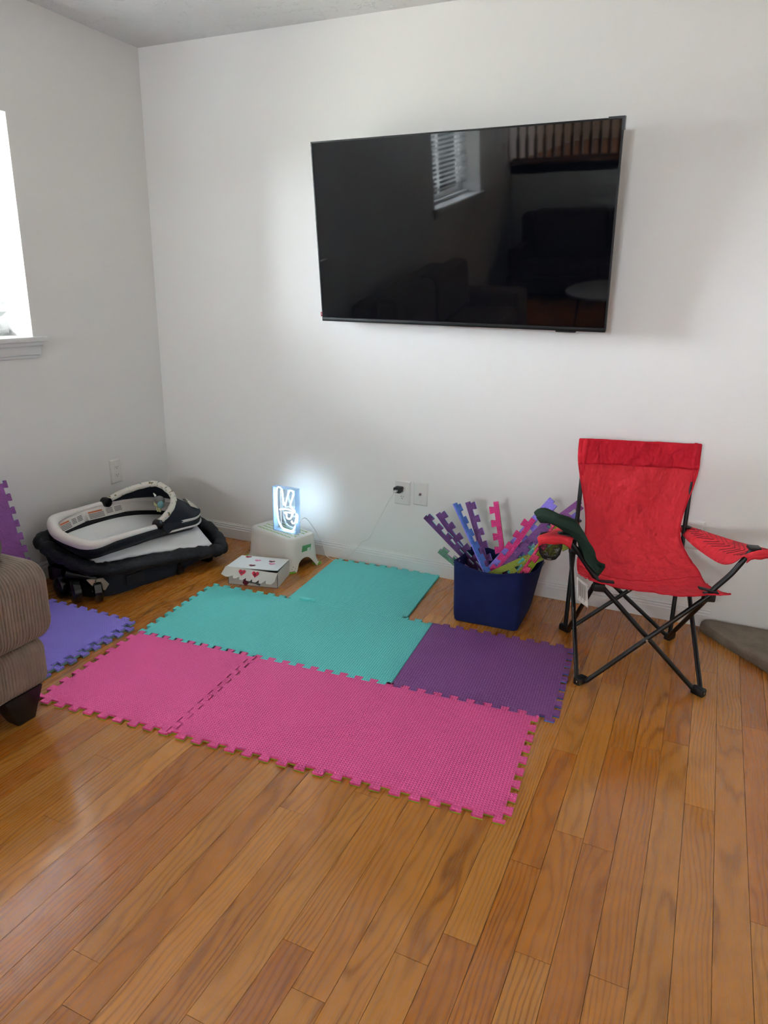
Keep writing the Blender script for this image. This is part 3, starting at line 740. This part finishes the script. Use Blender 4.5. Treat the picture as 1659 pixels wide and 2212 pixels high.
hm.tube([r_[0]+V((0, -.002, 0)) for r_ in rows], .0028, 6).tube([r_[-1]+V((0, -.002, 0)) for r_ in rows], .0028, 6).tube(rows[-1], .0034, 6).tube([p+V((0, -.002, 0)) for p in rows[0]], .003, 6)
hm.build('hem', M_red2, chair, smooth=True)
for i, nm in ((ntop-1, 0), (58, 0)):
    B().tube([p+V((0, -.0055 if i < 40 else -.003, .0025 if i > 40 else 0)) for p in rows[i]], .0009, 5).build('stitch_line', M_red2, chair)
# sleeves around the post tops
for T_, x in ((T1, 0), (T2, 0)):
    d = (T_-(B1 if T_ is T1 else B2)).normalized()
    B().tube([T_-d*.16, T_-d*.08, T_+d*.006, T_+d*.012], [.0115, .0125, .013, .006], 10).build('post_sleeve', M_red2, chair, smooth=True)
# arm rests: cloth strips from the post to the front of the arm
def arm(name, p, hw, lift, mat):
    """p: list of (centre, half width); strip with rolled edges"""
    rows = []
    for c_, w_, tl in p:
        rows.append([V((c_[0]+w_*(2*k/8-1), c_[1]+tl*(2*k/8-1), c_[2]-.016*abs(2*k/8-1)**2.5-lift[len(rows)]*(1-k/8)**1.3)) for k in range(9)])
    return rows
ra = arm('r', [((.484, .600, .525), .022, .0), ((.498, .520, .542), .034, .004), ((.520, .400, .562), .044, .006), ((.542, .250, .590), .050, .008), ((.560, .120, .617), .055, .008), ((.575, .020, .640), .062, .004), ((.585, -.030, .645), .058, .0), ((.59, -.045, .632), .05, 0)], 0, [.006, .030, .052, .070, .078, .06, .02, .01], M_red)
ra = [[r_[k] for r_ in ra] for k in range(9)]; ra = [curve(r_, 4) for r_ in ra]
arm_r = B().grid(ra).build('arm_rest', M_red, chair, smooth=True, solid=.003)
zz = B()
for s0 in range(15):
    f_ = .12+.66*s0/14; idx = f_*(len(ra[4])-1); i0 = int(idx)
    c_ = ra[4][i0].lerp(ra[4][min(i0+1, len(ra[4])-1)], idx-i0)+V((0, 0, .0030)); l_ = ra[2][max(i0-2, 0)]+V((0, 0, .0034)); r_ = ra[6][max(i0-2, 0)]+V((0, 0, .0034))
    zz.tube([l_, c_, r_], .0011, 5)
zz.build('zigzag_stitching', M_black, chair)
la = arm('l', [((-.012, .600, .520), .024, 0), ((-.030, .500, .537), .030, 0), ((-.062, .380, .560), .036, 0), ((-.095, .250, .588), .044, 0), ((-.120, .120, .615), .054, .0), ((-.145, .020, .638), .066, 0), ((-.158, -.030, .643), .066, 0), ((-.158, -.042, .630), .062, 0)], 0, [0]*8, M_red)
la = [[r_[k] for r_ in la] for k in range(9)]; la = [curve(r_, 4) for r_ in la]
B().grid(la).build('arm_rest', M_red, chair, smooth=True, solid=.003)
# front faces of the arm cloths folded down
for rr_, nm in ((ra, 0), (la, 1)):
    ends = [r_[-1] for r_ in rr_]
    B().grid([ends, [p+V((0, .004, -.018+.004*math.sin(i*1.3))) for i, p in enumerate(ends)]]).build('arm_front_flap', M_red, chair, smooth=True, solid=.003)
for c_ in (V((-.005, .556, .528)), V((.478, .556, .532))):
    B().lathe([(.020, -.004), (.022, 0), (.012, .004)], 16, Matrix.Translation(c_)).build('grommet', M_joint, chair, smooth=True)
# mesh cup holder under the left arm
net = B().lathe([(.044, 0), (.046, -.02), (.045, -.045), (.040, -.07), (.028, -.088), (.010, -.094)], 30, Matrix.Translation((-.165, .055, .608)))
net.f = [f_ for f_ in net.f if len(f_) == 4]; net.mi = [0]*len(net.f)
o = net.build('cup_net', M_black, chair); md = o.modifiers.new('sub', 'SUBSURF'); md.levels = 1; md.render_levels = 1; md.subdivision_type = 'SIMPLE'; md = o.modifiers.new('wire', 'WIREFRAME'); md.thickness = .0022; md.use_even_offset = False
B().tube([V((-.165+.045*math.cos(a), .055+.045*math.sin(a), .611)) for a in [2*PI*k/24 for k in range(24)]], .003, 6, True).build('cup_ring', M_black, chair, smooth=True)
# care label hanging from the seat edge
cp = [[V((-.040+.05*u, .03+.02*u, .500-.02*u-.105*v-.03*u*v)) + V((0, .008*math.sin(3*v), 0)) for u in (0, .25, .5, .75, 1)] for v in [k/8 for k in range(9)]]
cp = [[V((-.058+.045*u+.010*v, -.004+.006*math.sin(4*v+u), .470-.055*u*.6-.095*v)) for u in (0, .25, .5, .75, 1)] for v in [k/8 for k in range(9)]]
tagm = B().grid(cp).build('care_label', M('label white', (225, 222, 218), .7), chair, smooth=True, solid=.0008)
ln = B()
for k in range(9):
    a_, c_ = cp[1][0].lerp(cp[1][4], .12+.085*k), cp[6 if k % 3 else 7][0].lerp(cp[6 if k % 3 else 7][4], .12+.085*k)
    ln.tube([a_+V((0, -.002, 0)), a_.lerp(c_, .5)+V((0, -.0055, 0)), c_+V((0, -.002, 0))], .0007, 4)
ln.build('label_print', M('label ink', (70, 70, 72), .7), tagm)

# dark green cloth thrown over the left arm of the chair
cloth = empty('cloth', (2.818, -.817, 0), math.atan2(.2765, .961)); tag(cloth, 'dark green folded cloth draped over the left chair arm', 'cloth')
ctr = [V((-.225, .03, .690)), V((-.20, .02, .705)), V((-.15, .02, .690)), V((-.10, .03, .664)), V((-.060, .03, .630)), V((-.035, .025, .585)), V((-.018, .02, .545)), V((.010, .015, .512)), V((.035, .01, .497))]
wid = [.034, .048, .054, .052, .048, .050, .056, .050, .014]
cs = curve(ctr, 5); ws = curve([V((a, 0, 0)) for a in wid], 5); rows = []
for i, (p, wv) in enumerate(zip(cs, ws)):
    t_ = (cs[min(i+1, len(cs)-1)]-cs[max(i-1, 0)]).normalized(); nn = V((-t_.z, 0, t_.x)).normalized()
    if nn.z < 0: nn = -nn
    row = []
    for k in range(37):
        a = 2*PI*k/37; rip = .007*math.sin(a*5+i*.22)
        row.append(p+V((0, 1, 0))*math.cos(a)*wv.x+nn*(math.sin(a)*(.019+.005*math.sin(i*.5))+rip))
    rows.append(row)
b = B().grid(rows, closed=True); n = 37; b.f += [tuple(range(n)), tuple(range((len(rows)-1)*n, len(rows)*n))]; b.mi += [0, 0]
b.build('cloth_folds', M('dark green knit', (38, 56, 46), .9, spec=.15, bump=(120, .2, .002)), cloth, smooth=True)

# ------------------------------------------------------------------ hearth stone in the right corner
def stone_mat():
    t = NT('grey sandstone'); o = t.obj(); f = t.noise(o, 14, 6, .6)
    t.l(t.mixc(f, rgba((92, 82, 70)), rgba((150, 136, 118))), t.b.inputs['Base Color']); t.b.inputs['Roughness'].default_value = .9
    t.bump(t.noise(o, 45, 4, .65), .6, .008); return t.m
M_stone = stone_mat()
fl = [(4.55, -1.52), (4.3, -1.245), (4.0, -.910), (3.8, -.690), (3.65, -.520), (3.531, -.388), (3.46, -.300), (3.38, -.222), (3.31, -.135), (3.262, -.090), (3.250, -.060), (3.268, -.028), (3.33, -.016), (3.6, -.012), (4.2, -.010), (4.88, -.010), (4.88, -1.52)]
RR = random.Random(3)
cx, cy = 4.2, -.4; rows = []
pl = curve([V((x, y, 0)) for x, y in fl], 6, True)
for z, ins in ((0.0, .010), (.010, .002), (.028, .0), (.042, .004), (.049, .012), (.052, .03)):
    rows.append([V((p.x+(cx-p.x)/math.hypot(cx-p.x, cy-p.y)*(ins+.004*noise.noise(V((p.x*14, p.y*14, z*40)))), p.y+(cy-p.y)/math.hypot(cx-p.x, cy-p.y)*(ins+.004*noise.noise(V((p.x*14, p.y*14, z*40+9)))), z+(.003*noise.noise(V((p.x*9, p.y*9, 2))) if z > .03 else 0))) for p in pl])
b = B().grid(rows, closed=True); n = len(pl); b.f += [tuple(range(n)), tuple(range((len(rows)-1)*n, len(rows)*n))]; b.mi += [0, 0]
hs = b.build('hearth_stone', M_stone, None, smooth=True, angle=60); tag(hs, 'rough grey stone hearth slab in the right corner', 'hearth')

# ------------------------------------------------------------------ corduroy sofa under the window (its arm shows at the left)
sofa = empty('sofa', (.6, -3.0, 0)); tag(sofa, 'brown corduroy sofa with a black block leg at the left edge', 'sofa')
SO = V((.6, -3.0, 0))
def cord_mat(name, ridged):
    t = NT(name); o = t.obj(); t.b.inputs['Roughness'].default_value = .9; t.b.inputs['Specular IOR Level'].default_value = .2
    f = t.noise(o, 30, 2); t.l(t.mixc(f, rgba((126, 110, 97)), rgba((152, 135, 120))), t.b.inputs['Base Color'])
    t.b.inputs['Sheen Weight'].default_value = .3; t.b.inputs['Sheen Roughness'].default_value = .5
    if not ridged:
        sp = t.n('SeparateXYZ'); t.l(o, sp.inputs[0]); t.bump(t.math('ABSOLUTE', t.math('SINE', t.math('MULTIPLY', sp.outputs[1], PI/.0125))), 1, .004)
    return t.m
M_c1 = cord_mat('corduroy wale', True); M_c2 = cord_mat('corduroy', False)
def corduroy_block(name, x0, x1, z0, z1, y0, y1, rad, rend, pitch=.0125, amp=.0065):
    P2 = []
    for cx_, cz_, a0 in ((x1-rad, z1-rad, 0), (x0+rad, z1-rad, 90), (x0+rad, z0+rad, 180), (x1-rad, z0+rad, 270)):
        for k in range(9):
            a = math.radians(a0+90*k/8); P2.append((cx_, cz_, math.cos(a), math.sin(a)))
    rows = []; ny = int((y1-y0)/pitch*8)
    for i in range(ny+1):
        y = y0+(y1-y0)*i/ny; d = min(y-y0, y1-y); ins = 0
        if d < rend: ins = rend-math.sqrt(max(0, rend**2-(rend-d)**2))
        rg = amp*abs(math.sin(PI*(y-y0)/pitch))**.5
        rows.append([V((cx_+nx*(rad-ins+rg), y, cz_+nz*(rad-ins+rg)))-SO for cx_, cz_, nx, nz in P2])
    b = B().grid(rows, closed=True); n = len(P2); b.f += [tuple(range(n)), tuple(range(ny*n, (ny+1)*n))]; b.mi += [0, 0]
    return b.build(name, M_c1, sofa, smooth=True, angle=80)
corduroy_block('arm', .14, 1.085, .298, .588, -2.20, -1.853, .072, .060)
corduroy_block('arm_base', .14, 1.060, .115, .296, -2.20, -1.888, .045, .040)
b = B()
b.add([V(p)-SO for p in ((.985, -2.035, 0), (1.045, -2.035, 0), (1.045, -1.965, 0), (.985, -1.965, 0), (.955, -2.085, .120), (1.055, -2.085, .120), (1.055, -1.925, .120), (.955, -1.925, .120))], [(0,3,2,1),(4,5,6,7),(0,1,5,4),(1,2,6,5),(2,3,7,6),(3,0,4,7)])
b.build('leg', M_black, sofa, bevel=.004)
for (x, y) in ((.22, -2.0), (.22, -4.0), (1.0, -4.0)):
    b = B(); b.add([V(p)-SO for p in ((x-.03, y-.03, 0), (x+.03, y-.03, 0), (x+.03, y+.03, 0), (x-.03, y+.03, 0), (x-.05, y-.06, .12), (x+.05, y-.06, .12), (x+.05, y+.06, .12), (x-.05, y+.06, .12))], [(0,3,2,1),(4,5,6,7),(0,1,5,4),(1,2,6,5),(2,3,7,6),(3,0,4,7)]); b.build('leg', M_black, sofa)
def cush(name, a_, c_, bev, mat=M_c2, par=sofa, org=SO): return B().box(V(a_)-org, V(c_)-org).build(name, mat, par, bevel=bev, segs=4)
cush('base', (.14, -3.86, .115), (1.04, -2.205, .29), .03); cush('arm', (.14, -4.16, .115), (1.085, -3.865, .59), .06)
cush('backrest', (.12, -3.86, .292), (.36, -2.205, .88), .07)
for y0, y1 in ((-3.03, -2.21), (-3.855, -3.035)):
    cush('seat_cushion', (.365, y0, .292), (1.08, y1, .46), .05); cush('back_cushion', (.365, y0, .462), (.58, y1, .93), .07)
pil = empty('throw_pillow', (.86, -2.085, .60)); tag(pil, 'grey green throw pillow lying on the sofa arm', 'pillow')
rows = []
for i in range(13):
    v_ = i/12*2-1; row = []
    for k in range(20):
        a = 2*PI*k/20; s_ = (1-abs(v_)**3)**.5 if abs(v_) < 1 else .03
        ex = abs(math.cos(a))**.6*(1 if math.cos(a) > 0 else -1); ey = abs(math.sin(a))**.6*(1 if math.sin(a) > 0 else -1)
        row.append(V((ex*.155*max(s_, .05)**.4, ey*.155*max(s_, .05)**.4, .055*v_+.055)))
    rows.append(row)
b = B().grid(rows, closed=True); b.f += [tuple(range(20)), tuple(range(240, 260))]; b.mi += [0, 0]
b.build('pillow_body', M('grey green corduroy', (110, 108, 88), .9, spec=.2, bump=(80, .3, .003)), pil, smooth=True)

# ------------------------------------------------------------------ folded play yard with its bassinet top in the left corner
PO = V((.40, -.75, 0))
yard = empty('play_yard', PO); tag(yard, 'folded black and white baby play yard with canopy bassinet in the corner', 'play yard')
M_yb = M('black padded nylon', (24, 27, 33), .6, spec=.35, bump=(45, .5, .012)); M_yw = M('white quilted cloth', (242, 243, 243), .8, spec=.2, bump=(16, .35, .012))
M_rimw = M('cream padding', (240, 233, 228), .85, spec=.2, bump=(60, .3, .004)); M_canopy = M('dark slate cloth', (30, 36, 46), .75, spec=.25, bump=(25, .3, .01)); M_yp = M('glossy black plastic', (9, 10, 13), .22)
def loc(pts): return [V(p)-PO for p in pts]
rail = curve(loc([(.115, -1.10, .262), (.205, -1.128, .236), (.317, -1.125, .202), (.430, -1.105, .170), (.505, -1.020, .150), (.560, -.820, .130), (.625, -.610, .112), (.690, -.480, .098), (.700, -.395, .097), (.560, -.262, .110), (.380, -.190, .145), (.190, -.330, .200), (.105, -.650, .240), (.085, -.960, .262)]), 8, True)
rr_ = [.040+.004*math.sin(i*1.1)+.003*math.sin(i*2.3+1) for i in range(len(rail))]
B().tube(rail, rr_, 14, True, flat=.8).build('padded_rail', M_yb, yard, smooth=True)
fl_ = curve(loc([(.15, -1.06, .0), (.21, -1.09, .0), (.32, -1.10, .0), (.43, -1.085, .0), (.500, -1.000, .0), (.545, -.830, .0), (.590, -.660, .0), (.560, -.560, .0), (.480, -.470, .0), (.38, -.42, .0), (.28, -.42, .0), (.18, -.50, .0), (.12, -.70, .0), (.11, -.93, .0)]), 8, True)
rows = []
for k in range(7):
    f_ = k/6; rows.append([a.lerp(c_, f_)+V((.010*noise.noise(V((a.x*12, a.y*12, f_*3))), .010*noise.noise(V((a.x*12+5, a.y*12, f_*3))), .003 if k == 6 else 0))*(1 if 0 < k else 0)-V((0, 0, .02*(1-f_))) for a, c_ in zip(rail, fl_)])
b = B().grid(rows, closed=True); n = len(rail); b.f.append(tuple(range(6*n, 7*n))); b.mi.append(0)
b.build('folded_side_fabric', M_canopy, yard, smooth=True)
# white mattress pad inside the rail
cA, cB, cC, cD = loc([(.15, -1.05, .272), (.445, -1.060, .196), (.672, -.435, .124), (.350, -.225, .172)])
rows = []
for i in range(25):
    u = i/24; row = []
    for k in range(17):
        v_ = k/16; p = cA.lerp(cB, v_).lerp(cD.lerp(cC, v_), u)
        bow_ = V((.035*math.sin(PI*u)*-(v_**2)*.9, 0, 0))
        row.append(p+bow_+V((0, 0, .018*(math.sin(PI*u)*math.sin(PI*v_))**.5-.014+.005*noise.noise(V((p.x*14, p.y*14, 3))))))
    rows.append(row)
B().grid(rows).build('mattress_pad', M_yw, yard, smooth=True, solid=.02)
# bassinet
ring = curve(loc([(.188, -1.085, .362), (.29, -1.150, .345), (.40, -1.158, .325), (.489, -1.125, .308), (.494, -.980, .296), (.490, -.820, .282), (.487, -.664, .268), (.490, -.500, .250), (.484, -.350, .232), (.420, -.245, .232), (.320, -.215, .248), (.220, -.290, .285), (.175, -.450, .325), (.160, -.600, .352), (.158, -.760, .368), (.157, -.920, .372), (.160, -1.030, .370)]), 6, True)
nr = len(ring); cen = sum(ring, V((0, 0, 0)))/nr
rad = [(.027 if (i < 20 or i > nr-9) else .016) for i in range(nr)]
rad = [sum(rad[(i+k) % nr] for k in range(-4, 5))/9 for i in range(nr)]
B().tube(ring, rad, 12, True).build('bassinet_rim', M_rimw, yard, smooth=True)
def inset(p, d, dz):
    c_ = V((cen.x, p.y+(cen.y-p.y)*.25, p.z)); q = c_-p; q.z = 0
    return p+q.normalized()*d+V((0, 0, dz))
B().grid([[inset(p, -.012, -.004) for p in ring], [inset(p, -.014, -.024) for p in ring], [inset(p, -.006, -.046) for p in ring], [inset(p, .02, -.070) for p in ring]], closed=True).build('bassinet_skirt', M_yb, yard, smooth=True, solid=.004)
trimw = ring[38:62]
B().tube([inset(p, -.014, -.044) for p in trimw], .006, 6).build('skirt_piping', M_rimw, yard, smooth=True)
wallr = [[inset(p, .012, -.002) for p in ring], [inset(p, .022, -.035) for p in ring], [inset(p, .030, -.060) for p in ring]]
B().grid(wallr, closed=True).build('inner_lining', M_rimw, yard, smooth=True, solid=.003)
B().grid([[inset(p, .031, -.060) for p in ring], [inset(p, .042, -.085) for p in ring]], closed=True).build('inner_mesh_band', M_yb, yard, smooth=True, solid=.003)
b = B(); bt = [inset(p, .045, -.082) for p in ring]; b.grid([bt, [p.lerp(V((cen.x, cen.y+(p.y-cen.y)*.6, p.z)), .5) for p in bt]], closed=True); k = len(b.v); b.f.append(tuple(range(nr, 2*nr))); b.mi.append(0)
b.build('bassinet_floor', M_yw, yard, smooth=True)
dk = B().grid([[inset(p, .013, -.004) for p in ring[19:50]], [inset(p, .034, -.03) for p in ring[19:50]], [inset(p, .075, -.070) for p in ring[19:50]]]).build('dark_side_panel', M_canopy, yard, smooth=True, solid=.002)
# warning labels on the far lining and on the near skirt
M_or = M('orange warning bar', (196, 104, 62), .7); M_tx = M('grey print', (120, 118, 116), .8); M_lb = M('label cloth', (226, 222, 216), .8)
def wlabel(i0, i1, ra_, rb_, nlines, mirror=1):
    pa, pb = ra_[i0], ra_[i1]; qa, qb = rb_[i0], rb_[i1]
    def P(u, v_, d=.0): 
        p = pa.lerp(pb, u).lerp(qa.lerp(qb, u), v_); nn = (pb-pa).cross(qa-pa).normalized()
        return p+nn*mirror*d
    def quad(bq, u0, u1, v0, v1, d):
        bq.add([P(u0, v0, d), P(u1, v0, d), P(u1, v1, d), P(u0, v1, d), P(u0, v0, d+.0006), P(u1, v0, d+.0006), P(u1, v1, d+.0006), P(u0, v1, d+.0006)], [(0,3,2,1),(4,5,6,7),(0,1,5,4),(1,2,6,5),(2,3,7,6),(3,0,4,7)])
    bq = B(); quad(bq, 0, 1, 0, 1, .0030); lo = bq.build('warning_label', M_lb, yard)
    bq = B(); quad(bq, .05, .42, .06, .24, .0038); bq.build('warning_bar', M_or, lo)
    bq = B()
    for k in range(nlines):
        v0 = .32+.62*k/nlines; quad(bq, .05, .45, v0, v0+.34/nlines, .0038); quad(bq, .52, .70, v0-.2, v0-.2+.34/nlines, .0038); quad(bq, .75, .95, v0-.2, v0-.2+.34/nlines, .0038)
    stuff(bq.build('label_print', M_tx, lo))
wlabel(nr-1, nr-13, [inset(p, .024, -.012) for p in ring], [inset(p, .038, -.058) for p in ring], 4, -1)
wlabel(nr-14, nr-24, [inset(p, .024, -.012) for p in ring], [inset(p, .038, -.058) for p in ring], 4, -1)
wlabel(21, 33, [inset(p, -.016, -.022) for p in ring], [inset(p, -.010, -.046) for p in ring], 2, 1)
# canopy: patterned arch, hubs, dark hood down to the right end of the rim
arch_w = [(.487, -.655, .285), (.505, -.587, .332), (.487, -.519, .380), (.420, -.473, .412), (.306, -.436, .432), (.249, -.483, .430), (.196, -.590, .410), (.170, -.705, .380)]
arch = curve(loc(arch_w), 6)
def print_mat():
    t = NT('animal print cloth'); o = t.obj(); f = t.noise(o, 55, 2); g_ = t.noise(o, 31, 1)
    r1 = t.n('ValToRGB'); t.l(f, r1.inputs[0]); r1.color_ramp.elements[0].position = .60; r1.color_ramp.elements[1].position = .63
    c = t.mixc(r1.outputs[0], rgba((222, 216, 205)), t.mixc(t.math('GREATER_THAN', g_, .5), rgba((128, 116, 72)), rgba((146, 176, 172))))
    t.l(c, t.b.inputs['Base Color']); t.b.inputs['Roughness'].default_value = .85; return t.m
M_prt = print_mat()
B().tube(arch, [.017+.0012*math.sin(i*1.7) for i in range(len(arch))], 12).build('canopy_arch', M_prt, yard, smooth=True)
for p, ax in ((arch[0], 'Y'), (arch[-1], 'Y')):
    B().lathe([(.012, -.024), (.026, -.020), (.028, 0), (.026, .020), (.010, .024)], 20, Matrix.Translation(p+V((0, 0, -.006))) @ Matrix.Rotation(PI/2, 4, ax)).build('canopy_hub', M_yp, yard, smooth=True)
rimR = [inset(p, -.006, .010) for p in curve(loc([(.500, -.600, .262), (.502, -.500, .248), (.494, -.350, .232), (.430, -.240, .232), (.320, -.206, .248), (.215, -.285, .285), (.170, -.450, .325), (.158, -.640, .358)]), 6)]
rows = []
for k in range(12):
    f_ = k/11; rows.append([a.lerp(c_, f_)+V((0, 0, -.028*math.sin(PI*f_)*(1-.5*f_)+.003*noise.noise(V((a.x*20+f_*4, a.y*20, 1))))) for a, c_ in zip(arch, rimR)])
B().grid(rows).build('canopy_hood', M_canopy, yard, smooth=True, solid=.002)
tip = loc([(.500, -.650, .280), (.535, -.640, .225), (.512, -.480, .250), (.505, -.55, .285)])
B().add(tip, [(0, 1, 2, 3)]).build('hood_corner', M_canopy, yard, solid=.004)
pr_ = loc([(.455, -.262, .250), (.38, -.222, .262), (.30, -.222, .280), (.36, -.262, .300), (.43, -.30, .272)])
B().add([p+V((0, -.012, .012)) for p in pr_], [(0, 1, 2, 3, 4)]).build('print_pocket', M_prt, yard, solid=.003)
# legs, wheels and plastic feet of the folded frame
def wheel(c_, rot, r_, h_):
    M4 = Matrix.Translation(V(c_)-PO) @ Matrix.Rotation(math.radians(rot), 4, 'Z') @ Matrix.Rotation(PI/2, 4, 'Y')
    wv_ = B().lathe([(r_*.3, -h_*.6), (r_*.8, -h_*.55), (r_*.98, -h_*.4), (r_, 0), (r_*.98, h_*.4), (r_*.8, h_*.55), (r_*.3, h_*.6)], 28, M4).build('wheel', M_yp, yard, smooth=True)
    B().lathe([(r_*.28, -h_*.7), (r_*.30, h_*.7)], 16, M4).build('wheel_hub', M_yp, wv_, smooth=True)
wheel((.395, -1.170, .062), 62, .062, .040); wheel((.478, -1.105, .056), 50, .056, .040)
wheel((.285, -1.160, .058), 70, .058, .040)
B().box(V((.205, -1.165, .085))-PO, V((.30, -1.085, .165))-PO).build('leg_cap', M_yp, yard, bevel=.012)
for a_, c_, r_ in (((.25, -1.13, .12), (.30, -.45, .07), .018), ((.36, -1.12, .10), (.45, -.45, .06), .018), ((.46, -1.06, .06), (.545, -.62, .05), .022), ((.33, -1.15, .135), (.48, -1.10, .115), .024)):
    B().tube(loc([a_, tuple((V(a_)+V(c_))/2), c_]), r_, 12).build('frame_tube', M_yp, yard, smooth=True)
B().box(V((.575, -.43, .0))-PO, V((.635, -.385, .045))-PO).build('foot', M_yp, yard, bevel=.008)
B().box(V((.575, -.66, .0))-PO, V((.612, -.61, .075))-PO).build('foot', M_yp, yard, bevel=.008)
tb = loc([(.462, -1.155, .128), (.505, -1.095, .122), (.522, -1.075, .085), (.512, -1.090, .060), (.495, -1.110, .072), (.478, -1.130, .085)])
B().add(tb+[p+V((-.008, .012, .0)) for p in tb], [(0,1,2,3,4,5), (11,10,9,8,7,6)]+[(i, (i+1) % 6, (i+1) % 6+6, i+6) for i in range(6)]).build('beige_strap', M('beige webbing', (150, 138, 122), .8), yard)
B().box((0, 0, 0), (.10, .012, .055), 0, Matrix.Translation(V((.533, -.965, .040))-PO) @ Matrix.Rotation(math.radians(72), 4, 'Z')).build('fabric_pocket', M_yb, yard, bevel=.004)
# plush toy hanging in the canopy
toy = empty('plush_toy', (.385, -.520, .345)); tag(toy, 'small grey and teal plush elephant hanging inside the bassinet canopy', 'plush toy')
def blob(name, c_, r_, mat, par):
    prof_ = [(max(math.sin(PI*k/10), .02), -math.cos(PI*k/10)) for k in range(11)]
    return B().lathe(prof_, 16, Matrix.Translation(c_) @ Matrix.Diagonal((*r_, 1))).build(name, mat, par, smooth=True)
M_pg = M('grey plush', (128, 128, 126), .9, bump=(200, .4, .002)); M_pt = M('teal plush', (122, 168, 172), .9, bump=(200, .4, .002)); M_py = M('cream plush', (206, 200, 150), .9, bump=(200, .4, .002))
blob('body', (0, 0, .022), (.030, .028, .026), M_pg, toy); blob('ear', (.020, -.014, .004), (.022, .016, .022), M_pt, toy); blob('ear', (-.018, -.012, .004), (.013, .010, .018), M_py, toy)
for x in (-.004, .012): blob('foot', (x, -.014, -.026), (.009, .009, .017), M_py, toy)
B().tube([(-.015, -.01, .05), (-.026, -.012, .062), (-.018, -.01, .044)], .005, 8).build('hanging_loop', M_lb, toy, smooth=True)

# ------------------------------------------------------------------ behind the viewer: what the television mirrors, and an added fill lamp
M_ds = M('dark brown fabric', (74, 62, 60), .9, bump=(120, .2, .002))
rs = empty('sofa', (1.35, -6.3, 0)); tag(rs, 'dark brown two seat sofa mirrored in the television screen', 'sofa'); RO = V((1.35, -6.3, 0))
def c2(n_, a_, b_, bev): return B().box(V(a_)-RO, V(b_)-RO).build(n_, M_ds, rs, bevel=bev, segs=3)
c2('base', (.25, -6.70, .06), (2.55, -5.85, .28), .03); c2('backrest', (.25, -6.72, .281), (2.55, -6.46, .93), .06)
for x0 in (.27, 2.33): c2('arm', (x0, -6.45, .281), (x0+.2, -5.84, .62), .06)
for x0 in (.48, 1.41): c2('seat_cushion', (x0, -6.22, .281), (x0+.915, -5.83, .46), .05); c2('back_cushion', (x0, -6.455, .281), (x0+.915, -6.23, 1.0), .07)
for x0 in (.32, 2.42):
    for y0 in (-6.64, -5.95): B().box(V((x0, y0, 0))-RO, V((x0+.06, y0+.06, .06))-RO).build('leg', M_black, rs)
ct_ = empty('coffee_table', (1.72, -4.75, 0)); tag(ct_, 'round pale coffee table mirrored at the lower right of the television', 'table')
B().lathe([(.38, .400), (.40, .405), (.40, .425), (.39, .430)], 48).build('table_top', M('pale marble', (205, 208, 212), .2, var=(5, .12)), ct_, smooth=True)
for k in range(3):
    a = 2*PI*k/3+.4; B().tube([(.28*math.cos(a), .28*math.sin(a), .40), (.33*math.cos(a), .33*math.sin(a), 0)], .014, 10).build('leg', M_black, ct_, smooth=True)
M_oakd = M('dark oak railing', (92, 58, 38), .45, var=(20, .2))
rl = empty('stair_railing', (2.45, -6.85, 1.5)); tag(rl, 'dark wooden railing of turned balusters mirrored at the top of the television', 'railing')
B().box((-2.43, -.035, .0), (2.43, .035, .04)).build('bottom_rail', M_oakd, rl, bevel=.004); B().box((-2.43, -.04, .90), (2.43, .04, .96)).build('hand_rail', M_oakd, rl, bevel=.012)
me = None
for k in range(42):
    if me is None:
        o = B().box((-.02, -.02, 0), (.02, .02, .22)).lathe([(.016, .22), (.022, .24), (.012, .27), (.021, .45), (.012, .64), (.020, .67), (.016, .70)], 12).box((-.02, -.02, .70), (.02, .02, .86)).build('baluster', M_oakd, rl, smooth=True); me = o.data
    else:
        o = bpy.data.objects.new('baluster', me); COL.objects.link(o); o.parent = rl
    o.location = (-2.36+k*.115, 0, .04)
lamp = empty('fill_lamp', (2.4, -8.6, 4.0)); tag(lamp, 'warm dome lamp added over the upper level as unseen fill', 'lamp')  # added, unseen lamp that warms the light on the back wall
lm = NT('warm fill lamp glow'); lm.b.inputs['Emission Color'].default_value = (1, .72, .45, 1); lm.b.inputs['Emission Strength'].default_value = 70
B().lathe([(.02, -.13), (.12, -.11), (.19, -.06), (.21, -.02)], 32).build('fill_lamp_shade', lm.m, lamp, smooth=True)
B().lathe([(.22, -.02), (.22, .0)], 32).build('fill_lamp_rim', M('brass', (170, 130, 70), .35, metal=1), lamp, smooth=True)
